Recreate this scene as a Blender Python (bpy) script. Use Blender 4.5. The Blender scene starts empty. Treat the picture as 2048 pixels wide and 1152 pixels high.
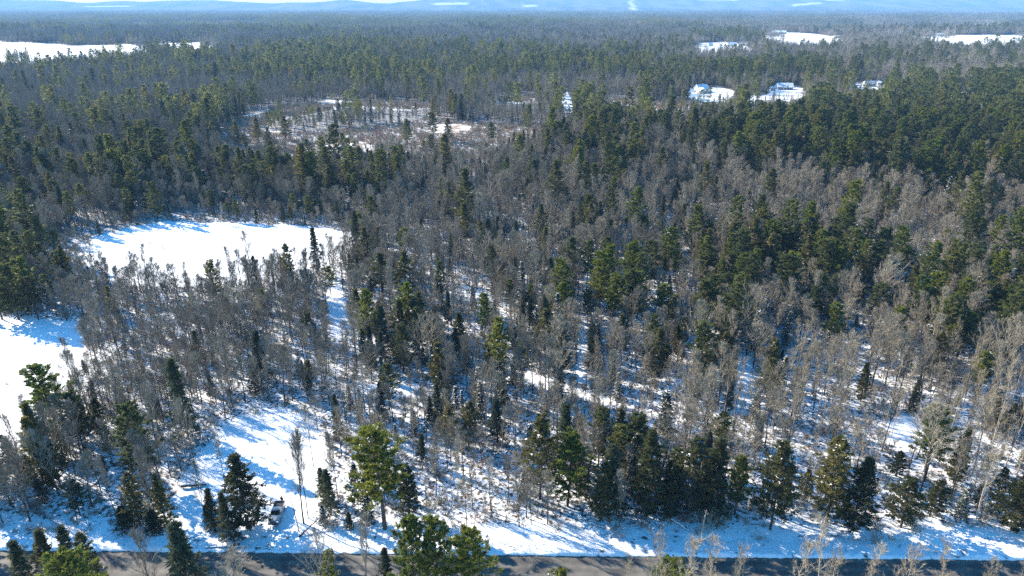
import bpy, bmesh, math, random
import numpy as np
from mathutils import Vector, Matrix

# ------------------------------------------------------------------ camera
CH = 75.0                                   # eye height above the snow
PITCH = math.radians(22.45)
FPX = 1365.33                               # focal length in pixels of a 2048 wide frame
sc = bpy.context.scene
cam_d = bpy.data.cameras.new('camera'); cam_d.lens = 24; cam_d.sensor_width = 36
cam_d.clip_start = 0.5; cam_d.clip_end = 60000
cam = bpy.data.objects.new('camera', cam_d); sc.collection.objects.link(cam)
cam.location = (0, 0, CH); cam.rotation_euler = (math.pi/2 - PITCH, 0, 0)
sc.camera = cam

# ------------------------------------------------------------------ light
SUN_AZ = math.radians(-60)                  # left of straight ahead
SUN_EL = math.radians(27.5)
S = Vector((math.sin(SUN_AZ)*math.cos(SUN_EL), math.cos(SUN_AZ)*math.cos(SUN_EL), math.sin(SUN_EL)))
w = bpy.data.worlds.new('World'); sc.world = w; w.use_nodes = True
nt = w.node_tree; nt.nodes.clear()
sky = nt.nodes.new('ShaderNodeTexSky'); sky.sky_type = 'NISHITA'; sky.sun_disc = False
sky.sun_elevation = SUN_EL; sky.sun_rotation = SUN_AZ; sky.altitude = 100
sky.air_density = 1.0; sky.dust_density = 0.3; sky.ozone_density = 3.0
hs = nt.nodes.new('ShaderNodeHueSaturation'); hs.inputs['Saturation'].default_value = 1.38; hs.inputs['Hue'].default_value = 0.493
bg = nt.nodes.new('ShaderNodeBackground'); bg.inputs[1].default_value = 0.115
wo = nt.nodes.new('ShaderNodeOutputWorld')
nt.links.new(sky.outputs[0], hs.inputs['Color']); nt.links.new(hs.outputs[0], bg.inputs[0]); nt.links.new(bg.outputs[0], wo.inputs[0])
sun_d = bpy.data.lights.new('sun', 'SUN'); sun_d.energy = 5.0; sun_d.angle = math.radians(0.5); sun_d.color = (1.0, 0.90, 0.74)
sun = bpy.data.objects.new('sun', sun_d); sc.collection.objects.link(sun)
sun.rotation_euler = S.to_track_quat('Z', 'Y').to_euler()
vs = sc.view_settings; sc.display_settings.display_device = 'sRGB'
vs.view_transform = 'Standard'; vs.look = 'None'; vs.gamma = 1; vs.exposure = 1.72
cy = sc.cycles
cy.max_bounces = 4; cy.diffuse_bounces = 2; cy.glossy_bounces = 2; cy.transmission_bounces = 2
cy.transparent_max_bounces = 4; cy.volume_bounces = 0
cy.use_denoising = False; cy.denoiser = 'OPENIMAGEDENOISE'
cy.use_adaptive_sampling = False

rng = np.random.default_rng(11)
random.seed(5)
C = sc.collection

# ------------------------------------------------------------------ pixel <-> ground
def ground_at(px, py):
    a = PITCH + math.atan((py-576)/FPX)
    Y = CH/math.tan(a)
    depth = Y*math.cos(PITCH) + CH*math.sin(PITCH)
    return (px-1024)/FPX*depth, Y
def pix(x, y, z=0.0):
    hz = z - CH
    depth = y*math.cos(PITCH) - hz*math.sin(PITCH)
    up = y*math.sin(PITCH) + hz*math.cos(PITCH)
    return 1024 + FPX*x/depth, 576 - FPX*up/depth
def height_for(Y, top):
    v = (top-576)/FPX
    return CH + Y*(v*math.cos(PITCH)+math.sin(PITCH))/(v*math.sin(PITCH)-math.cos(PITCH))
def smooth(a, b, x):
    t = np.clip((x-a)/(b-a), 0, 1); return t*t*(3-2*t)

# road: far edge runs through these two ground points
RA = np.array(ground_at(0, 1103)); RB = np.array(ground_at(2048, 1123))
RD = (RB-RA)/np.linalg.norm(RB-RA); RN = np.array([-RD[1], RD[0]])   # RN points away from camera
if RN[1] < 0: RN = -RN
ROADW = 7.2
def road_dist(x, y):                        # >0 beyond the far edge, <-ROADW on the near side
    return (x-RA[0])*RN[0] + (y-RA[1])*RN[1]
def hgt(x, y):
    """height of the snow surface"""
    x = np.asarray(x, float); y = np.asarray(y, float)
    far = smooth(900, 3000, y)
    mid = smooth(300, 900, y)
    z = 0.16*np.sin(x*0.21+1)*np.sin(y*0.17) + 0.09*np.sin(x*0.55+y*0.43) + 0.05*np.sin(x*1.3-y*0.9+2)
    z = z + mid*(1.2*np.sin(x*0.011+0.6)*np.sin(y*0.008+1) + 0.8*np.sin(x*0.023-y*0.017))
    z = z + far*(7*np.sin(x*0.0021+1.3)*np.sin(y*0.0027+0.5) + 4*np.sin(x*0.0043-y*0.0051) + 3)
    d = road_dist(x, y)
    s = np.minimum(np.abs(d+ROADW/2)-ROADW/2, 60)
    k = smooth(0.6, 6, s)
    return np.where(s < 0.6, -0.02, 0.02 + z*k + 0.22*k)

# ------------------------------------------------------------------ helpers
def link(o, parent=None):
    C.objects.link(o)
    if parent: o.parent = parent
    return o
def tag(o, label=None, cat=None, group=None, kind=None):
    if label: o['label'] = label
    if cat: o['category'] = cat
    if group: o['group'] = group
    if kind: o['kind'] = kind
    return o
def empty(name, loc, rz=0):
    o = bpy.data.objects.new(name, None); C.objects.link(o); o.location = loc; o.rotation_euler = (0, 0, rz)
    o.empty_display_size = 0.3
    return o
def mesh_tris(name, V, T, mats, midx=None, smooth_=False):
    me = bpy.data.meshes.new(name)
    V = np.asarray(V, np.float32); T = np.asarray(T, np.int32)
    me.vertices.add(len(V)); me.vertices.foreach_set('co', V.ravel())
    me.loops.add(T.size); me.loops.foreach_set('vertex_index', T.ravel())
    k = T.shape[1]
    me.polygons.add(len(T))
    me.polygons.foreach_set('loop_start', np.arange(0, T.size, k, dtype=np.int32))
    me.polygons.foreach_set('loop_total', np.full(len(T), k, dtype=np.int32))
    for m in mats: me.materials.append(m)
    if midx is not None: me.polygons.foreach_set('material_index', np.asarray(midx, np.int32))
    if smooth_: me.polygons.foreach_set('use_smooth', np.ones(len(T), dtype=bool))
    me.update(calc_edges=True)
    return me

# ------------------------------------------------------------------ materials
def new_mat(name):
    m = bpy.data.materials.new(name); m.use_nodes = True
    n = m.node_tree; n.nodes.clear()
    out = n.nodes.new('ShaderNodeOutputMaterial')
    return m, n, out
def principled(name, col, rough=0.6, metal=0.0, spec=0.4, noise=0.0, nscale=4.0, bump=0.0, coat=0.0):
    m, n, out = new_mat(name)
    b = n.nodes.new('ShaderNodeBsdfPrincipled')
    b.inputs['Roughness'].default_value = rough; b.inputs['Metallic'].default_value = metal
    b.inputs['Specular IOR Level'].default_value = spec
    b.inputs['Coat Weight'].default_value = coat
    n.links.new(b.outputs[0], out.inputs[0])
    if noise > 0 or bump > 0:
        tc = n.nodes.new('ShaderNodeTexCoord'); no = n.nodes.new('ShaderNodeTexNoise')
        no.inputs['Scale'].default_value = nscale; no.inputs['Detail'].default_value = 5
        n.links.new(tc.outputs['Object'], no.inputs['Vector'])
        mx = n.nodes.new('ShaderNodeMix'); mx.data_type = 'RGBA'
        mx.inputs[6].default_value = [c*(1-noise) for c in col[:3]]+[1]; mx.inputs[7].default_value = [min(1, c*(1+noise)) for c in col[:3]]+[1]
        n.links.new(no.outputs[0], mx.inputs[0]); n.links.new(mx.outputs[2], b.inputs['Base Color'])
        if bump > 0:
            bp = n.nodes.new('ShaderNodeBump'); bp.inputs['Strength'].default_value = bump; bp.inputs['Distance'].default_value = 0.1
            n.links.new(no.outputs[0], bp.inputs['Height']); n.links.new(bp.outputs[0], b.inputs['Normal'])
    else:
        b.inputs['Base Color'].default_value = list(col[:3])+[1]
    return m
def leaf_mat(name, c1, c2, c3, transl=0.5):
    """needle foliage: colour varies from tree to tree and from tuft to tuft"""
    m, n, out = new_mat(name)
    oi = n.nodes.new('ShaderNodeObjectInfo')
    geo = n.nodes.new('ShaderNodeNewGeometry')
    cr = n.nodes.new('ShaderNodeValToRGB')
    cr.color_ramp.elements[0].color = c1+(1,); cr.color_ramp.elements[1].color = c3+(1,)
    e = cr.color_ramp.elements.new(0.5); e.color = c2+(1,)
    n.links.new(oi.outputs['Random'], cr.inputs[0])
    tc = n.nodes.new('ShaderNodeTexCoord'); no = n.nodes.new('ShaderNodeTexNoise'); no.inputs['Scale'].default_value = 0.9; no.inputs['Detail'].default_value = 2
    n.links.new(tc.outputs['Object'], no.inputs['Vector'])
    mr = n.nodes.new('ShaderNodeMapRange'); mr.inputs[1].default_value = 0.3; mr.inputs[2].default_value = 0.7; mr.inputs[3].default_value = 0.6; mr.inputs[4].default_value = 1.45
    n.links.new(no.outputs[0], mr.inputs[0])
    mr2 = n.nodes.new('ShaderNodeMapRange'); mr2.inputs[3].default_value = 0.7; mr2.inputs[4].default_value = 1.3
    n.links.new(geo.outputs['Random Per Island'], mr2.inputs[0])
    mu = n.nodes.new('ShaderNodeMath'); mu.operation = 'MULTIPLY'
    n.links.new(mr.outputs[0], mu.inputs[0]); n.links.new(mr2.outputs[0], mu.inputs[1])
    sc_ = n.nodes.new('ShaderNodeVectorMath'); sc_.operation = 'SCALE'
    n.links.new(cr.outputs[0], sc_.inputs[0]); n.links.new(mu.outputs[0], sc_.inputs['Scale'])
    d = n.nodes.new('ShaderNodeBsdfDiffuse'); t = n.nodes.new('ShaderNodeBsdfTranslucent'); mx = n.nodes.new('ShaderNodeMixShader')
    n.links.new(sc_.outputs[0], d.inputs[0]); n.links.new(sc_.outputs[0], t.inputs[0])
    mx.inputs[0].default_value = transl
    n.links.new(d.outputs[0], mx.inputs[1]); n.links.new(t.outputs[0], mx.inputs[2]); n.links.new(mx.outputs[0], out.inputs[0])
    return m
def bark_mat(name, c1, c2, stripes=False):
    m, n, out = new_mat(name)
    oi = n.nodes.new('ShaderNodeObjectInfo')
    mx = n.nodes.new('ShaderNodeMix'); mx.data_type = 'RGBA'
    mx.inputs[6].default_value = c1+(1,); mx.inputs[7].default_value = c2+(1,)
    n.links.new(oi.outputs['Random'], mx.inputs[0])
    tc = n.nodes.new('ShaderNodeTexCoord'); no = n.nodes.new('ShaderNodeTexNoise'); no.inputs['Scale'].default_value = 2.2; no.inputs['Detail'].default_value = 4
    n.links.new(tc.outputs['Object'], no.inputs['Vector'])
    mr = n.nodes.new('ShaderNodeMapRange'); mr.inputs[1].default_value = 0.3; mr.inputs[2].default_value = 0.7; mr.inputs[3].default_value = 0.65; mr.inputs[4].default_value = 1.3
    n.links.new(no.outputs[0], mr.inputs[0])
    s2 = n.nodes.new('ShaderNodeVectorMath'); s2.operation = 'SCALE'
    n.links.new(mx.outputs[2], s2.inputs[0]); n.links.new(mr.outputs[0], s2.inputs['Scale'])
    b = n.nodes.new('ShaderNodeBsdfDiffuse'); n.links.new(s2.outputs[0], b.inputs[0]); n.links.new(b.outputs[0], out.inputs[0])
    return m

M_pine = leaf_mat('pine_needles', (0.072, 0.088, 0.040), (0.102, 0.115, 0.044), (0.150, 0.155, 0.046))
M_dense = leaf_mat('dense_evergreen_needles', (0.076, 0.080, 0.036), (0.112, 0.108, 0.040), (0.155, 0.138, 0.044))
M_spruce = leaf_mat('spruce_needles', (0.044, 0.056, 0.038), (0.060, 0.072, 0.042), (0.088, 0.096, 0.046), 0.25)
M_yellow = leaf_mat('yellowed_needles', (0.17, 0.16, 0.02), (0.19, 0.17, 0.02), (0.21, 0.17, 0.02))
M_bright = leaf_mat('bright_pine_needles', (0.100, 0.125, 0.030), (0.125, 0.148, 0.030), (0.150, 0.160, 0.028))
M_darkev = leaf_mat('dark_evergreen_needles', (0.058, 0.064, 0.034), (0.072, 0.078, 0.036), (0.095, 0.094, 0.040))
M_snowl = principled('bough_snow', (0.8, 0.8, 0.82), 0.7, noise=0.05)
M_bark = bark_mat('dark_bark', (0.055, 0.045, 0.038), (0.095, 0.082, 0.070))
M_twig = bark_mat('grey_twigs', (0.18, 0.158, 0.125), (0.32, 0.282, 0.22))
M_pale = bark_mat('pale_bark', (0.23, 0.20, 0.16), (0.36, 0.32, 0.26))
M_paletwig = bark_mat('pale_twigs', (0.20, 0.17, 0.125), (0.31, 0.265, 0.195))
M_red = bark_mat('reddish_twigs', (0.26, 0.15, 0.12), (0.36, 0.26, 0.19))

# ------------------------------------------------------------------ vegetation geometry
def unit(v): return v/np.maximum(np.linalg.norm(v, axis=-1, keepdims=True), 1e-9)
class Geo:
    def __init__(s): s.V = []; s.T = []; s.M = []; s.n = 0
    def add(s, V, T, m=0):
        V = np.asarray(V).reshape(-1, 3); T = np.asarray(T).reshape(-1, 3)
        s.V.append(V); s.T.append(T+s.n); s.M.append(np.full(len(T), m)); s.n += len(V)
    def tubes(s, P0, P1, R0, R1, n=3, m=0):
        P0 = np.atleast_2d(P0); P1 = np.atleast_2d(P1); N = len(P0)
        R0 = np.broadcast_to(R0, (N,)); R1 = np.broadcast_to(R1, (N,))
        d = unit(P1-P0)
        ref = np.where(np.abs(d[:, 2:3]) > 0.9, np.array([[1., 0, 0]]), np.array([[0, 0, 1.]]))
        a = unit(np.cross(d, ref)); b = np.cross(d, a)
        th = np.arange(n)*2*np.pi/n
        ring = a[:, None]*np.cos(th)[None, :, None] + b[:, None]*np.sin(th)[None, :, None]
        V = np.concatenate([P0[:, None]+ring*R0[:, None, None], P1[:, None]+ring*R1[:, None, None]], 1)
        i = np.arange(n); j = (i+1) % n
        t = np.concatenate([np.stack([i, j, i+n], 1), np.stack([j, j+n, i+n], 1)], 0)
        T = t[None]+(np.arange(N)*2*n)[:, None, None]
        s.add(V, T, m)
    def blades(s, P, D, L, W, m=0, rs=None):
        """thin triangles rooted at P along D"""
        r = rs or rng
        N = len(P); D = unit(D)
        side = unit(np.cross(D, r.normal(size=(N, 3))))
        L = np.broadcast_to(L, (N,))[:, None]; W = np.broadcast_to(W, (N,))[:, None]
        V = np.stack([P-side*W/2, P+side*W/2, P+D*L], 1)
        s.add(V, np.arange(N*3).reshape(N, 3), m)
    def get(s):
        if not s.V: return np.zeros((0, 3)), np.zeros((0, 3), int), np.zeros(0, int)
        return np.concatenate(s.V), np.concatenate(s.T), np.concatenate(s.M)

def trunk_path(H, r, lean=0.02, n=7, wob=0.12):
    t = np.linspace(0, 1, n)
    off = np.cumsum(r.normal(0, wob, (n, 2)), 0)*t[:, None]
    a = r.uniform(0, 6.28)
    P = np.zeros((n, 3)); P[:, :2] = off + lean*H*t[:, None]**1.3*np.array([math.cos(a), math.sin(a)]); P[:, 2] = t*H
    P[0, :2] = 0
    return t, P
def on_path(t, P, q): return np.stack([np.interp(q, t, P[:, k]) for k in range(3)], -1)

def conifer(seed, H=18.0, R=3.4, base=0.35, gap=0.8, nb=5, style='pine', lo=False, snow=0.0):
    r = np.random.default_rng(seed)
    tr = Geo(); cr = Geo()
    t, P = trunk_path(H, r, 0.015, 7, 0.08 if style != 'pine' else 0.14)
    r0 = H*0.0125
    rad = r0*(1-t*0.93)
    tr.tubes(P[:-1], P[1:], rad[:-1], rad[1:], 6 if not lo else 3)
    zs = np.arange(H*base, H*0.985, gap)
    lop = r.uniform(0, 6.28)
    for z in zs:
        q = z/H; u = (q-base)/(1-base)
        if style == 'pine':
            prof = (min(1, 0.55+u*1.6) * (1-u)**0.62 + 0.10)*r.uniform(0.65, 1.15)
            n = r.integers(nb-1, nb+2)
        elif style == 'dense':
            prof = (min(1, 0.6+u*1.9)*(1-u)**0.78+0.05)*r.uniform(0.65, 1.15); n = nb-r.integers(0, 3)
        else:
            prof = ((1-u)**0.85+0.04)*r.uniform(0.6, 1.15); n = nb-r.integers(0, 3)
        az = r.uniform(0, 6.28)+np.arange(n)*2*np.pi/n + r.normal(0, 0.25, n)
        L = R*prof*r.uniform(0.5, 1.18, n)*(1+0.15*np.cos(az-lop))
        if style == 'pine':
            L = np.where(r.random(n) < 0.12, L*0.4, L)
        el = {'pine': 0.10+0.55*u, 'dense': 0.05+0.4*u, 'spruce': -0.28+0.75*u}[style] + r.normal(0, 0.08, n)
        d = np.stack([np.cos(az)*np.cos(el), np.sin(az)*np.cos(el), np.sin(el)], 1)
        o = on_path(t, P, np.full(n, q))
        end = o+d*L[:, None]
        if not lo:
            cr.tubes(o, end, 0.012*L+0.01, 0.008, 3, 1)
        # tufts along each bough
        k = {'pine': 13, 'dense': 10, 'spruce': 6}[style] if not lo else 3
        s0 = {'pine': 0.30, 'dense': 0.2, 'spruce': 0.12}[style]
        s_ = s0+(1-s0)*np.sqrt(r.random((n, k)))
        c = o[:, None]+d[:, None]*(L[:, None]*s_)[..., None]
        up = {'pine': 0.10, 'dense': 0.05, 'spruce': -0.10}[style]
        c[..., 2] += up*L[:, None]*s_**2
        latw = {'pine': 0.30, 'dense': 0.34, 'spruce': 0.30}[style]
        perp = np.stack([-np.sin(az), np.cos(az), np.zeros(n)], 1)
        lat = r.uniform(-1, 1, (n, k))*latw*L[:, None]*(1.15-s_*0.8)
        c = c+perp[:, None]*lat[..., None]
        c = c.reshape(-1, 3); dd = np.repeat(d, k, 0)
        m = {'pine': 9, 'dense': 7, 'spruce': 5}[style] if not lo else 2
        N = len(c)*m
        cc = np.repeat(c, m, 0)+r.normal(0, 0.10 if not lo else 0.2, (N, 3))*np.array([1, 1, 0.6])
        D = np.repeat(dd, m, 0)*0.7+r.normal(0, 0.55, (N, 3))
        if style == 'pine': D[:, 2] += 0.45; ln, wd = 0.46, 0.16
        elif style == 'dense': D[:, 2] += 0.1; ln, wd = 0.40, 0.15
        else: D[:, 2] = D[:, 2]*0.5-0.12; ln, wd = 0.40, 0.14
        if lo: ln *= 2.6; wd *= 3.4
        cr.blades(cc, D, ln*r.uniform(0.6, 1.25, N), wd*r.uniform(0.7, 1.3, N), 0, r)
        if snow > 0:
            sel = r.random(len(c)) < snow
            cs = c[sel]; ms = 4 if not lo else 1
            Ns = len(cs)*ms
            if Ns:
                cs = np.repeat(cs, ms, 0)+r.normal(0, 0.12, (Ns, 3))*np.array([1, 1, 0.15])+np.array([0, 0, 0.16])
                D = np.repeat(dd[sel], ms, 0)+r.normal(0, 0.6, (Ns, 3)); D[:, 2] *= 0.15
                Dn = unit(D); side = unit(np.cross(Dn, np.array([[0, 0, 1.]]))) + r.normal(0, 0.15, (Ns, 3))
                W = (0.17 if not lo else 0.4)*r.uniform(0.7, 1.3, (Ns, 1)); Lq = (0.34 if not lo else 0.8)*r.uniform(0.6, 1.2, (Ns, 1))
                V = np.stack([cs-side*W/2, cs+side*W/2, cs+Dn*Lq], 1)
                cr.add(V, np.arange(Ns*3).reshape(Ns, 3), 2)
    # leader
    top = P[-1]
    cr.blades(np.repeat(top[None], 14, 0)-np.array([0, 0, 0.5])*r.random((14, 1)), r.normal(0, 0.5, (14, 3))+np.array([0, 0, 0.9]), 0.5, 0.12, 0, r)
    return tr, cr

def hardwood(seed, H=14.0, first=0.32, nl=22, spread=0.34, ang=42, lo=False, slim=False, rad=0.0105):
    r = np.random.default_rng(seed)
    tr = Geo(); cr = Geo()
    t, P = trunk_path(H, r, 0.03, 8, 0.22 if not slim else 0.14)
    rr = H*rad*(1-t*0.95)
    tr.tubes(P[:-1], P[1:], rr[:-1], rr[1:], 6 if not lo else 3)
    if lo:
        n = 95
        q = first+(1-first)*r.random(n)**0.8*0.97
        o = on_path(t, P, q); az = r.uniform(0, 6.28, n); el = np.radians(r.normal(90-ang, 12, n))
        d = np.stack([np.cos(az)*np.cos(el), np.sin(az)*np.cos(el), np.sin(el)], 1)
        L = H*spread*(1.15-q)*r.uniform(0.5, 1.2, n)
        cr.blades(o, d, L, 0.09, 0, r)
        c = o+d*L[:, None]*r.uniform(0.35, 0.8, (n, 1))
        for k in range(2):
            cr.blades(c, d+r.normal(0, 0.5, (n, 3))+np.array([0, 0, .3]), L*0.55, 0.09, 0, r)
        return tr, cr
    q = first+(1-first)*np.linspace(0, 1, nl)**0.9*0.97+r.normal(0, 0.01, nl)
    q = np.clip(q, 0.1, 0.985)
    az = np.arange(nl)*2.4+r.normal(0, 0.5, nl)
    env = np.sin(np.clip((q-first)/(1-first)*0.8+0.2, 0, 1)*math.pi)**0.6 if not slim else np.ones(nl)*0.6
    L = H*spread*env*r.uniform(0.65, 1.15, nl)*(1.25-0.75*q)
    el0 = np.radians(90-ang+r.normal(0, 9, nl))
    o = on_path(t, P, q)
    seg = 4
    pts = [o]; cur = o; e = el0; a = az
    for k in range(seg):
        d = np.stack([np.cos(a)*np.cos(e), np.sin(a)*np.cos(e), np.sin(e)], 1)
        cur = cur+d*(L/seg)[:, None]; pts.append(cur)
        e = np.minimum(e+r.normal(0.10, 0.10, nl), 1.5); a = a+r.normal(0, 0.15, nl)
    lr = np.interp(q, t, rr)*0.55+0.012
    for k in range(seg):
        cr.tubes(pts[k], pts[k+1], lr*(1-k/seg*0.85), lr*(1-(k+1)/seg*0.85), 3, 0)
    # sub limbs
    ns = 6 if not slim else 4
    SP = np.stack(pts, 1)                         # nl, seg+1, 3
    f = r.uniform(0.25, 0.98, (nl, ns))*seg
    i0 = np.minimum(f.astype(int), seg-1); fr = (f-i0)[..., None]
    idx = np.arange(nl)[:, None]
    so = SP[idx, i0]*(1-fr)+SP[idx, i0+1]*fr
    sd = unit(SP[idx, i0+1]-SP[idx, i0])+r.normal(0, 0.45, (nl, ns, 3))+np.array([0, 0, 0.25])
    sd = unit(sd); sL = (L[:, None]*r.uniform(0.25, 0.5, (nl, ns))+0.3)
    so = so.reshape(-1, 3); sd = sd.reshape(-1, 3); sL = sL.reshape(-1)
    mid = so+sd*(sL*0.5)[:, None]
    sd2 = unit(sd+r.normal(0, 0.2, sd.shape)+np.array([0, 0, 0.15]))
    end = mid+sd2*(sL*0.5)[:, None]
    cr.tubes(so, mid, 0.022, 0.016, 3, 0); cr.tubes(mid, end, 0.016, 0.008, 3, 0)
    # twigs
    nt_ = 12 if not slim else 9
    g = r.random((len(so), nt_, 1))
    tp = np.where(g < 0.5, so[:, None]+(mid-so)[:, None]*g*2, mid[:, None]+(end-mid)[:, None]*(g*2-1))
    td = np.repeat(sd2[:, None], nt_, 1)+r.normal(0, 0.42, (len(so), nt_, 3))+np.array([0, 0, 0.4])
    tp = tp.reshape(-1, 3); td = unit(td.reshape(-1, 3)); tl = r.uniform(0.35, 0.95, len(tp))
    cr.blades(tp, td, tl, 0.028, 0, r)
    c2 = tp+td*tl[:, None]*0.5
    cr.blades(c2, td+r.normal(0, 0.5, td.shape), tl*0.6, 0.026, 0, r)
    return tr, cr

def shrub(seed, H=1.8, n=26, lo=False):
    r = np.random.default_rng(seed); g = Geo()
    o = r.normal(0, 0.25, (n, 3))*np.array([1, 1, 0])
    d = unit(r.normal(0, 0.45, (n, 3))+np.array([0, 0, 1.1])); L = H*r.uniform(0.5, 1.1, n)
    g.blades(o, d, L, 0.05, 0, r)
    for k in range(5):
        c = o+d*L[:, None]*r.uniform(0.3, 0.85, (n, 1))
        g.blades(c, d+r.normal(0, 0.5, (n, 3)), L*0.45, 0.03, 0, r)
    return g

def combine(tr, cr, tm, cmats):
    """one mesh for the uncountable woods"""
    V1, T1, _ = tr.get(); V2, T2, M2 = cr.get()
    return np.concatenate([V1, V2]), np.concatenate([T1, T2+len(V1)]), np.concatenate([np.zeros(len(T1), int), M2+1]), [tm]+cmats

SPEC = {}     # kind -> dict(hi=[(H, trunk_mesh, crown_mesh)], joined, lo)
def spec(kind, gens, lo_gens, tm, cmats):
    d = dict(H=[], tr=[], cr=[], jo=[], lo=[], loH=[], raw=[])
    for H, (tr, cr) in gens:
        V, T, _ = tr.get(); d['tr'].append(mesh_tris(kind+'_trunk', V, T, [tm]))
        V, T, M = cr.get(); d['cr'].append(mesh_tris(kind+'_crown', V, T, cmats, M))
        V, T, M, ms = combine(tr, cr, tm, cmats); d['jo'].append(mesh_tris(kind+'_whole', V, T, ms, M))
        d['H'].append(H)
    for H, (tr, cr) in lo_gens:
        V, T, M, ms = combine(tr, cr, tm, cmats); d['lo'].append(mesh_tris(kind+'_far', V, T, ms, M)); d['loH'].append(H)
        d['raw'].append((V, T, M, ms))
    SPEC[kind] = d
cm = lambda leaf: [leaf, M_bark, M_snowl]
spec('pine_tree',
     [(18, conifer(10+i, 18, R, b, 0.72, 6, 'pine', snow=s)) for i, (R, b, s) in enumerate([(4.3, 0.30, 0), (3.9, 0.38, 0.02), (4.8, 0.25, 0), (3.6, 0.45, 0.03), (4.4, 0.2, 0)])],
     [(18, conifer(30+i, 18, R, b, 1.0, 6, 'pine', lo=True)) for i, (R, b) in enumerate([(4.8, 0.3), (4.2, 0.42), (5.3, 0.24), (3.8, 0.5)])], M_bark, cm(M_pine))
spec('evergreen_tree',
     [(15, conifer(50+i, 15, R, b, 0.55, 7, 'dense', snow=s)) for i, (R, b, s) in enumerate([(3.5, 0.16, 0.02), (3.1, 0.10, 0.01), (3.8, 0.22, 0.03)])],
     [(15, conifer(60+i, 15, 3.1, 0.12, 0.9, 7, 'dense', lo=True)) for i in range(2)], M_bark, cm(M_dense))
spec('spruce_tree',
     [(12, conifer(70+i, 12, R, b, 0.38, 7, 'spruce')) for i, (R, b) in enumerate([(2.2, 0.08), (1.8, 0.2), (2.6, 0.12)])],
     [(12, conifer(80+i, 12, 2.0, 0.07, 0.8, 6, 'spruce', lo=True)) for i in range(2)], M_bark, cm(M_spruce))
spec('fir_tree',
     [(11, conifer(90+i, 11, R, 0.06, 0.38, 7, 'spruce', snow=s)) for i, (R, s) in enumerate([(1.9, 0.22), (1.6, 0.32), (2.2, 0.16)])],
     [(11, conifer(95+i, 11, 1.9, 0.06, 0.8, 6, 'spruce', lo=True, snow=0.22)) for i in range(2)], M_bark, cm(M_spruce))
spec('bare_tree',
     [(14, hardwood(100+i, 14, f, n, s, a)) for i, (f, n, s, a) in enumerate([(0.3, 24, 0.34, 32), (0.4, 20, 0.28, 26), (0.25, 26, 0.38, 38), (0.45, 18, 0.26, 22), (0.35, 22, 0.34, 34)])],
     [(14, hardwood(120+i, 14, 0.28, 20, 0.36, 34, lo=True)) for i in range(3)], M_bark, [M_twig])
spec('birch_tree',
     [(15, hardwood(140+i, 15, f, n, s, a, slim=True, rad=0.0062)) for i, (f, n, s, a) in enumerate([(0.45, 20, 0.26, 28), (0.5, 18, 0.22, 24), (0.38, 24, 0.30, 34), (0.55, 16, 0.24, 30)])],
     [(15, hardwood(150+i, 15, 0.42, 20, 0.26, 30, lo=True)) for i in range(2)], M_pale, [M_paletwig])
KINDS = list(SPEC)

# ------------------------------------------------------------------ where the woods grow
ROWS = [(30, "nnnnmmmmmmggggmm"), (45, "mPPmPPmPPmggggmm"), (65, "ggggggggmmggggnm"), (85, "gggggggggggmggmg"),
        (105, "mmmmPPmPPgmmmgmg"), (130, "nmPmPPmPPPPgPmgg"), (155, "nnPmPPPPPPPDmmgm"), (180, "nnnnmnDPnmmgmmmm"),
        (210, "nnnnmmDDmmmggPPP"), (240, "nnnnnmmmmmDDmDPP"), (275, "nnnPPmmmmDDmDDmP"), (310, "PnPmmnmGDDmDDmPP"),
        (345, "nnPnnnGGGDGRRRRR"), (385, "nPPnnnGGGGGGmyRR"), (420, "nnPnnnGGGGGGGGym"), (460, "nnnnnnGGGGGGgGGG"),
        (500, "nggggGGGGGGGgGgg"), (540, "DngggsGGGGGRRRgG"), (580, "DssggGGyGRRRRRgR"), (620, "DssssGygmRRRRGRR"),
        (660, "ossssyDyyRmRRyRR"), (700, "osssssmyymDyyyRR"), (750, "osssssyyysDyttyy"), (800, "qqsssytsyttyttty"),
        (850, "qqyoosyyytyttttt"), (900, "qqmootyyymtytttt"), (950, "qqyootymmDyttttt"), (1000, "qqyooytymyDyDtDt"),
        (1050, "qqyooymyDDDDDDom"), (1085, "yooooooooooooooo"), (1103, "................"), (1185, "................"),
        (1200, "ootootooootottoo"), (1260, "mmtottmttttttttt")]
RY = np.array([r[0] for r in ROWS]); RC = np.array([[ord(c) for c in r[1]] for r in ROWS])
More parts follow.
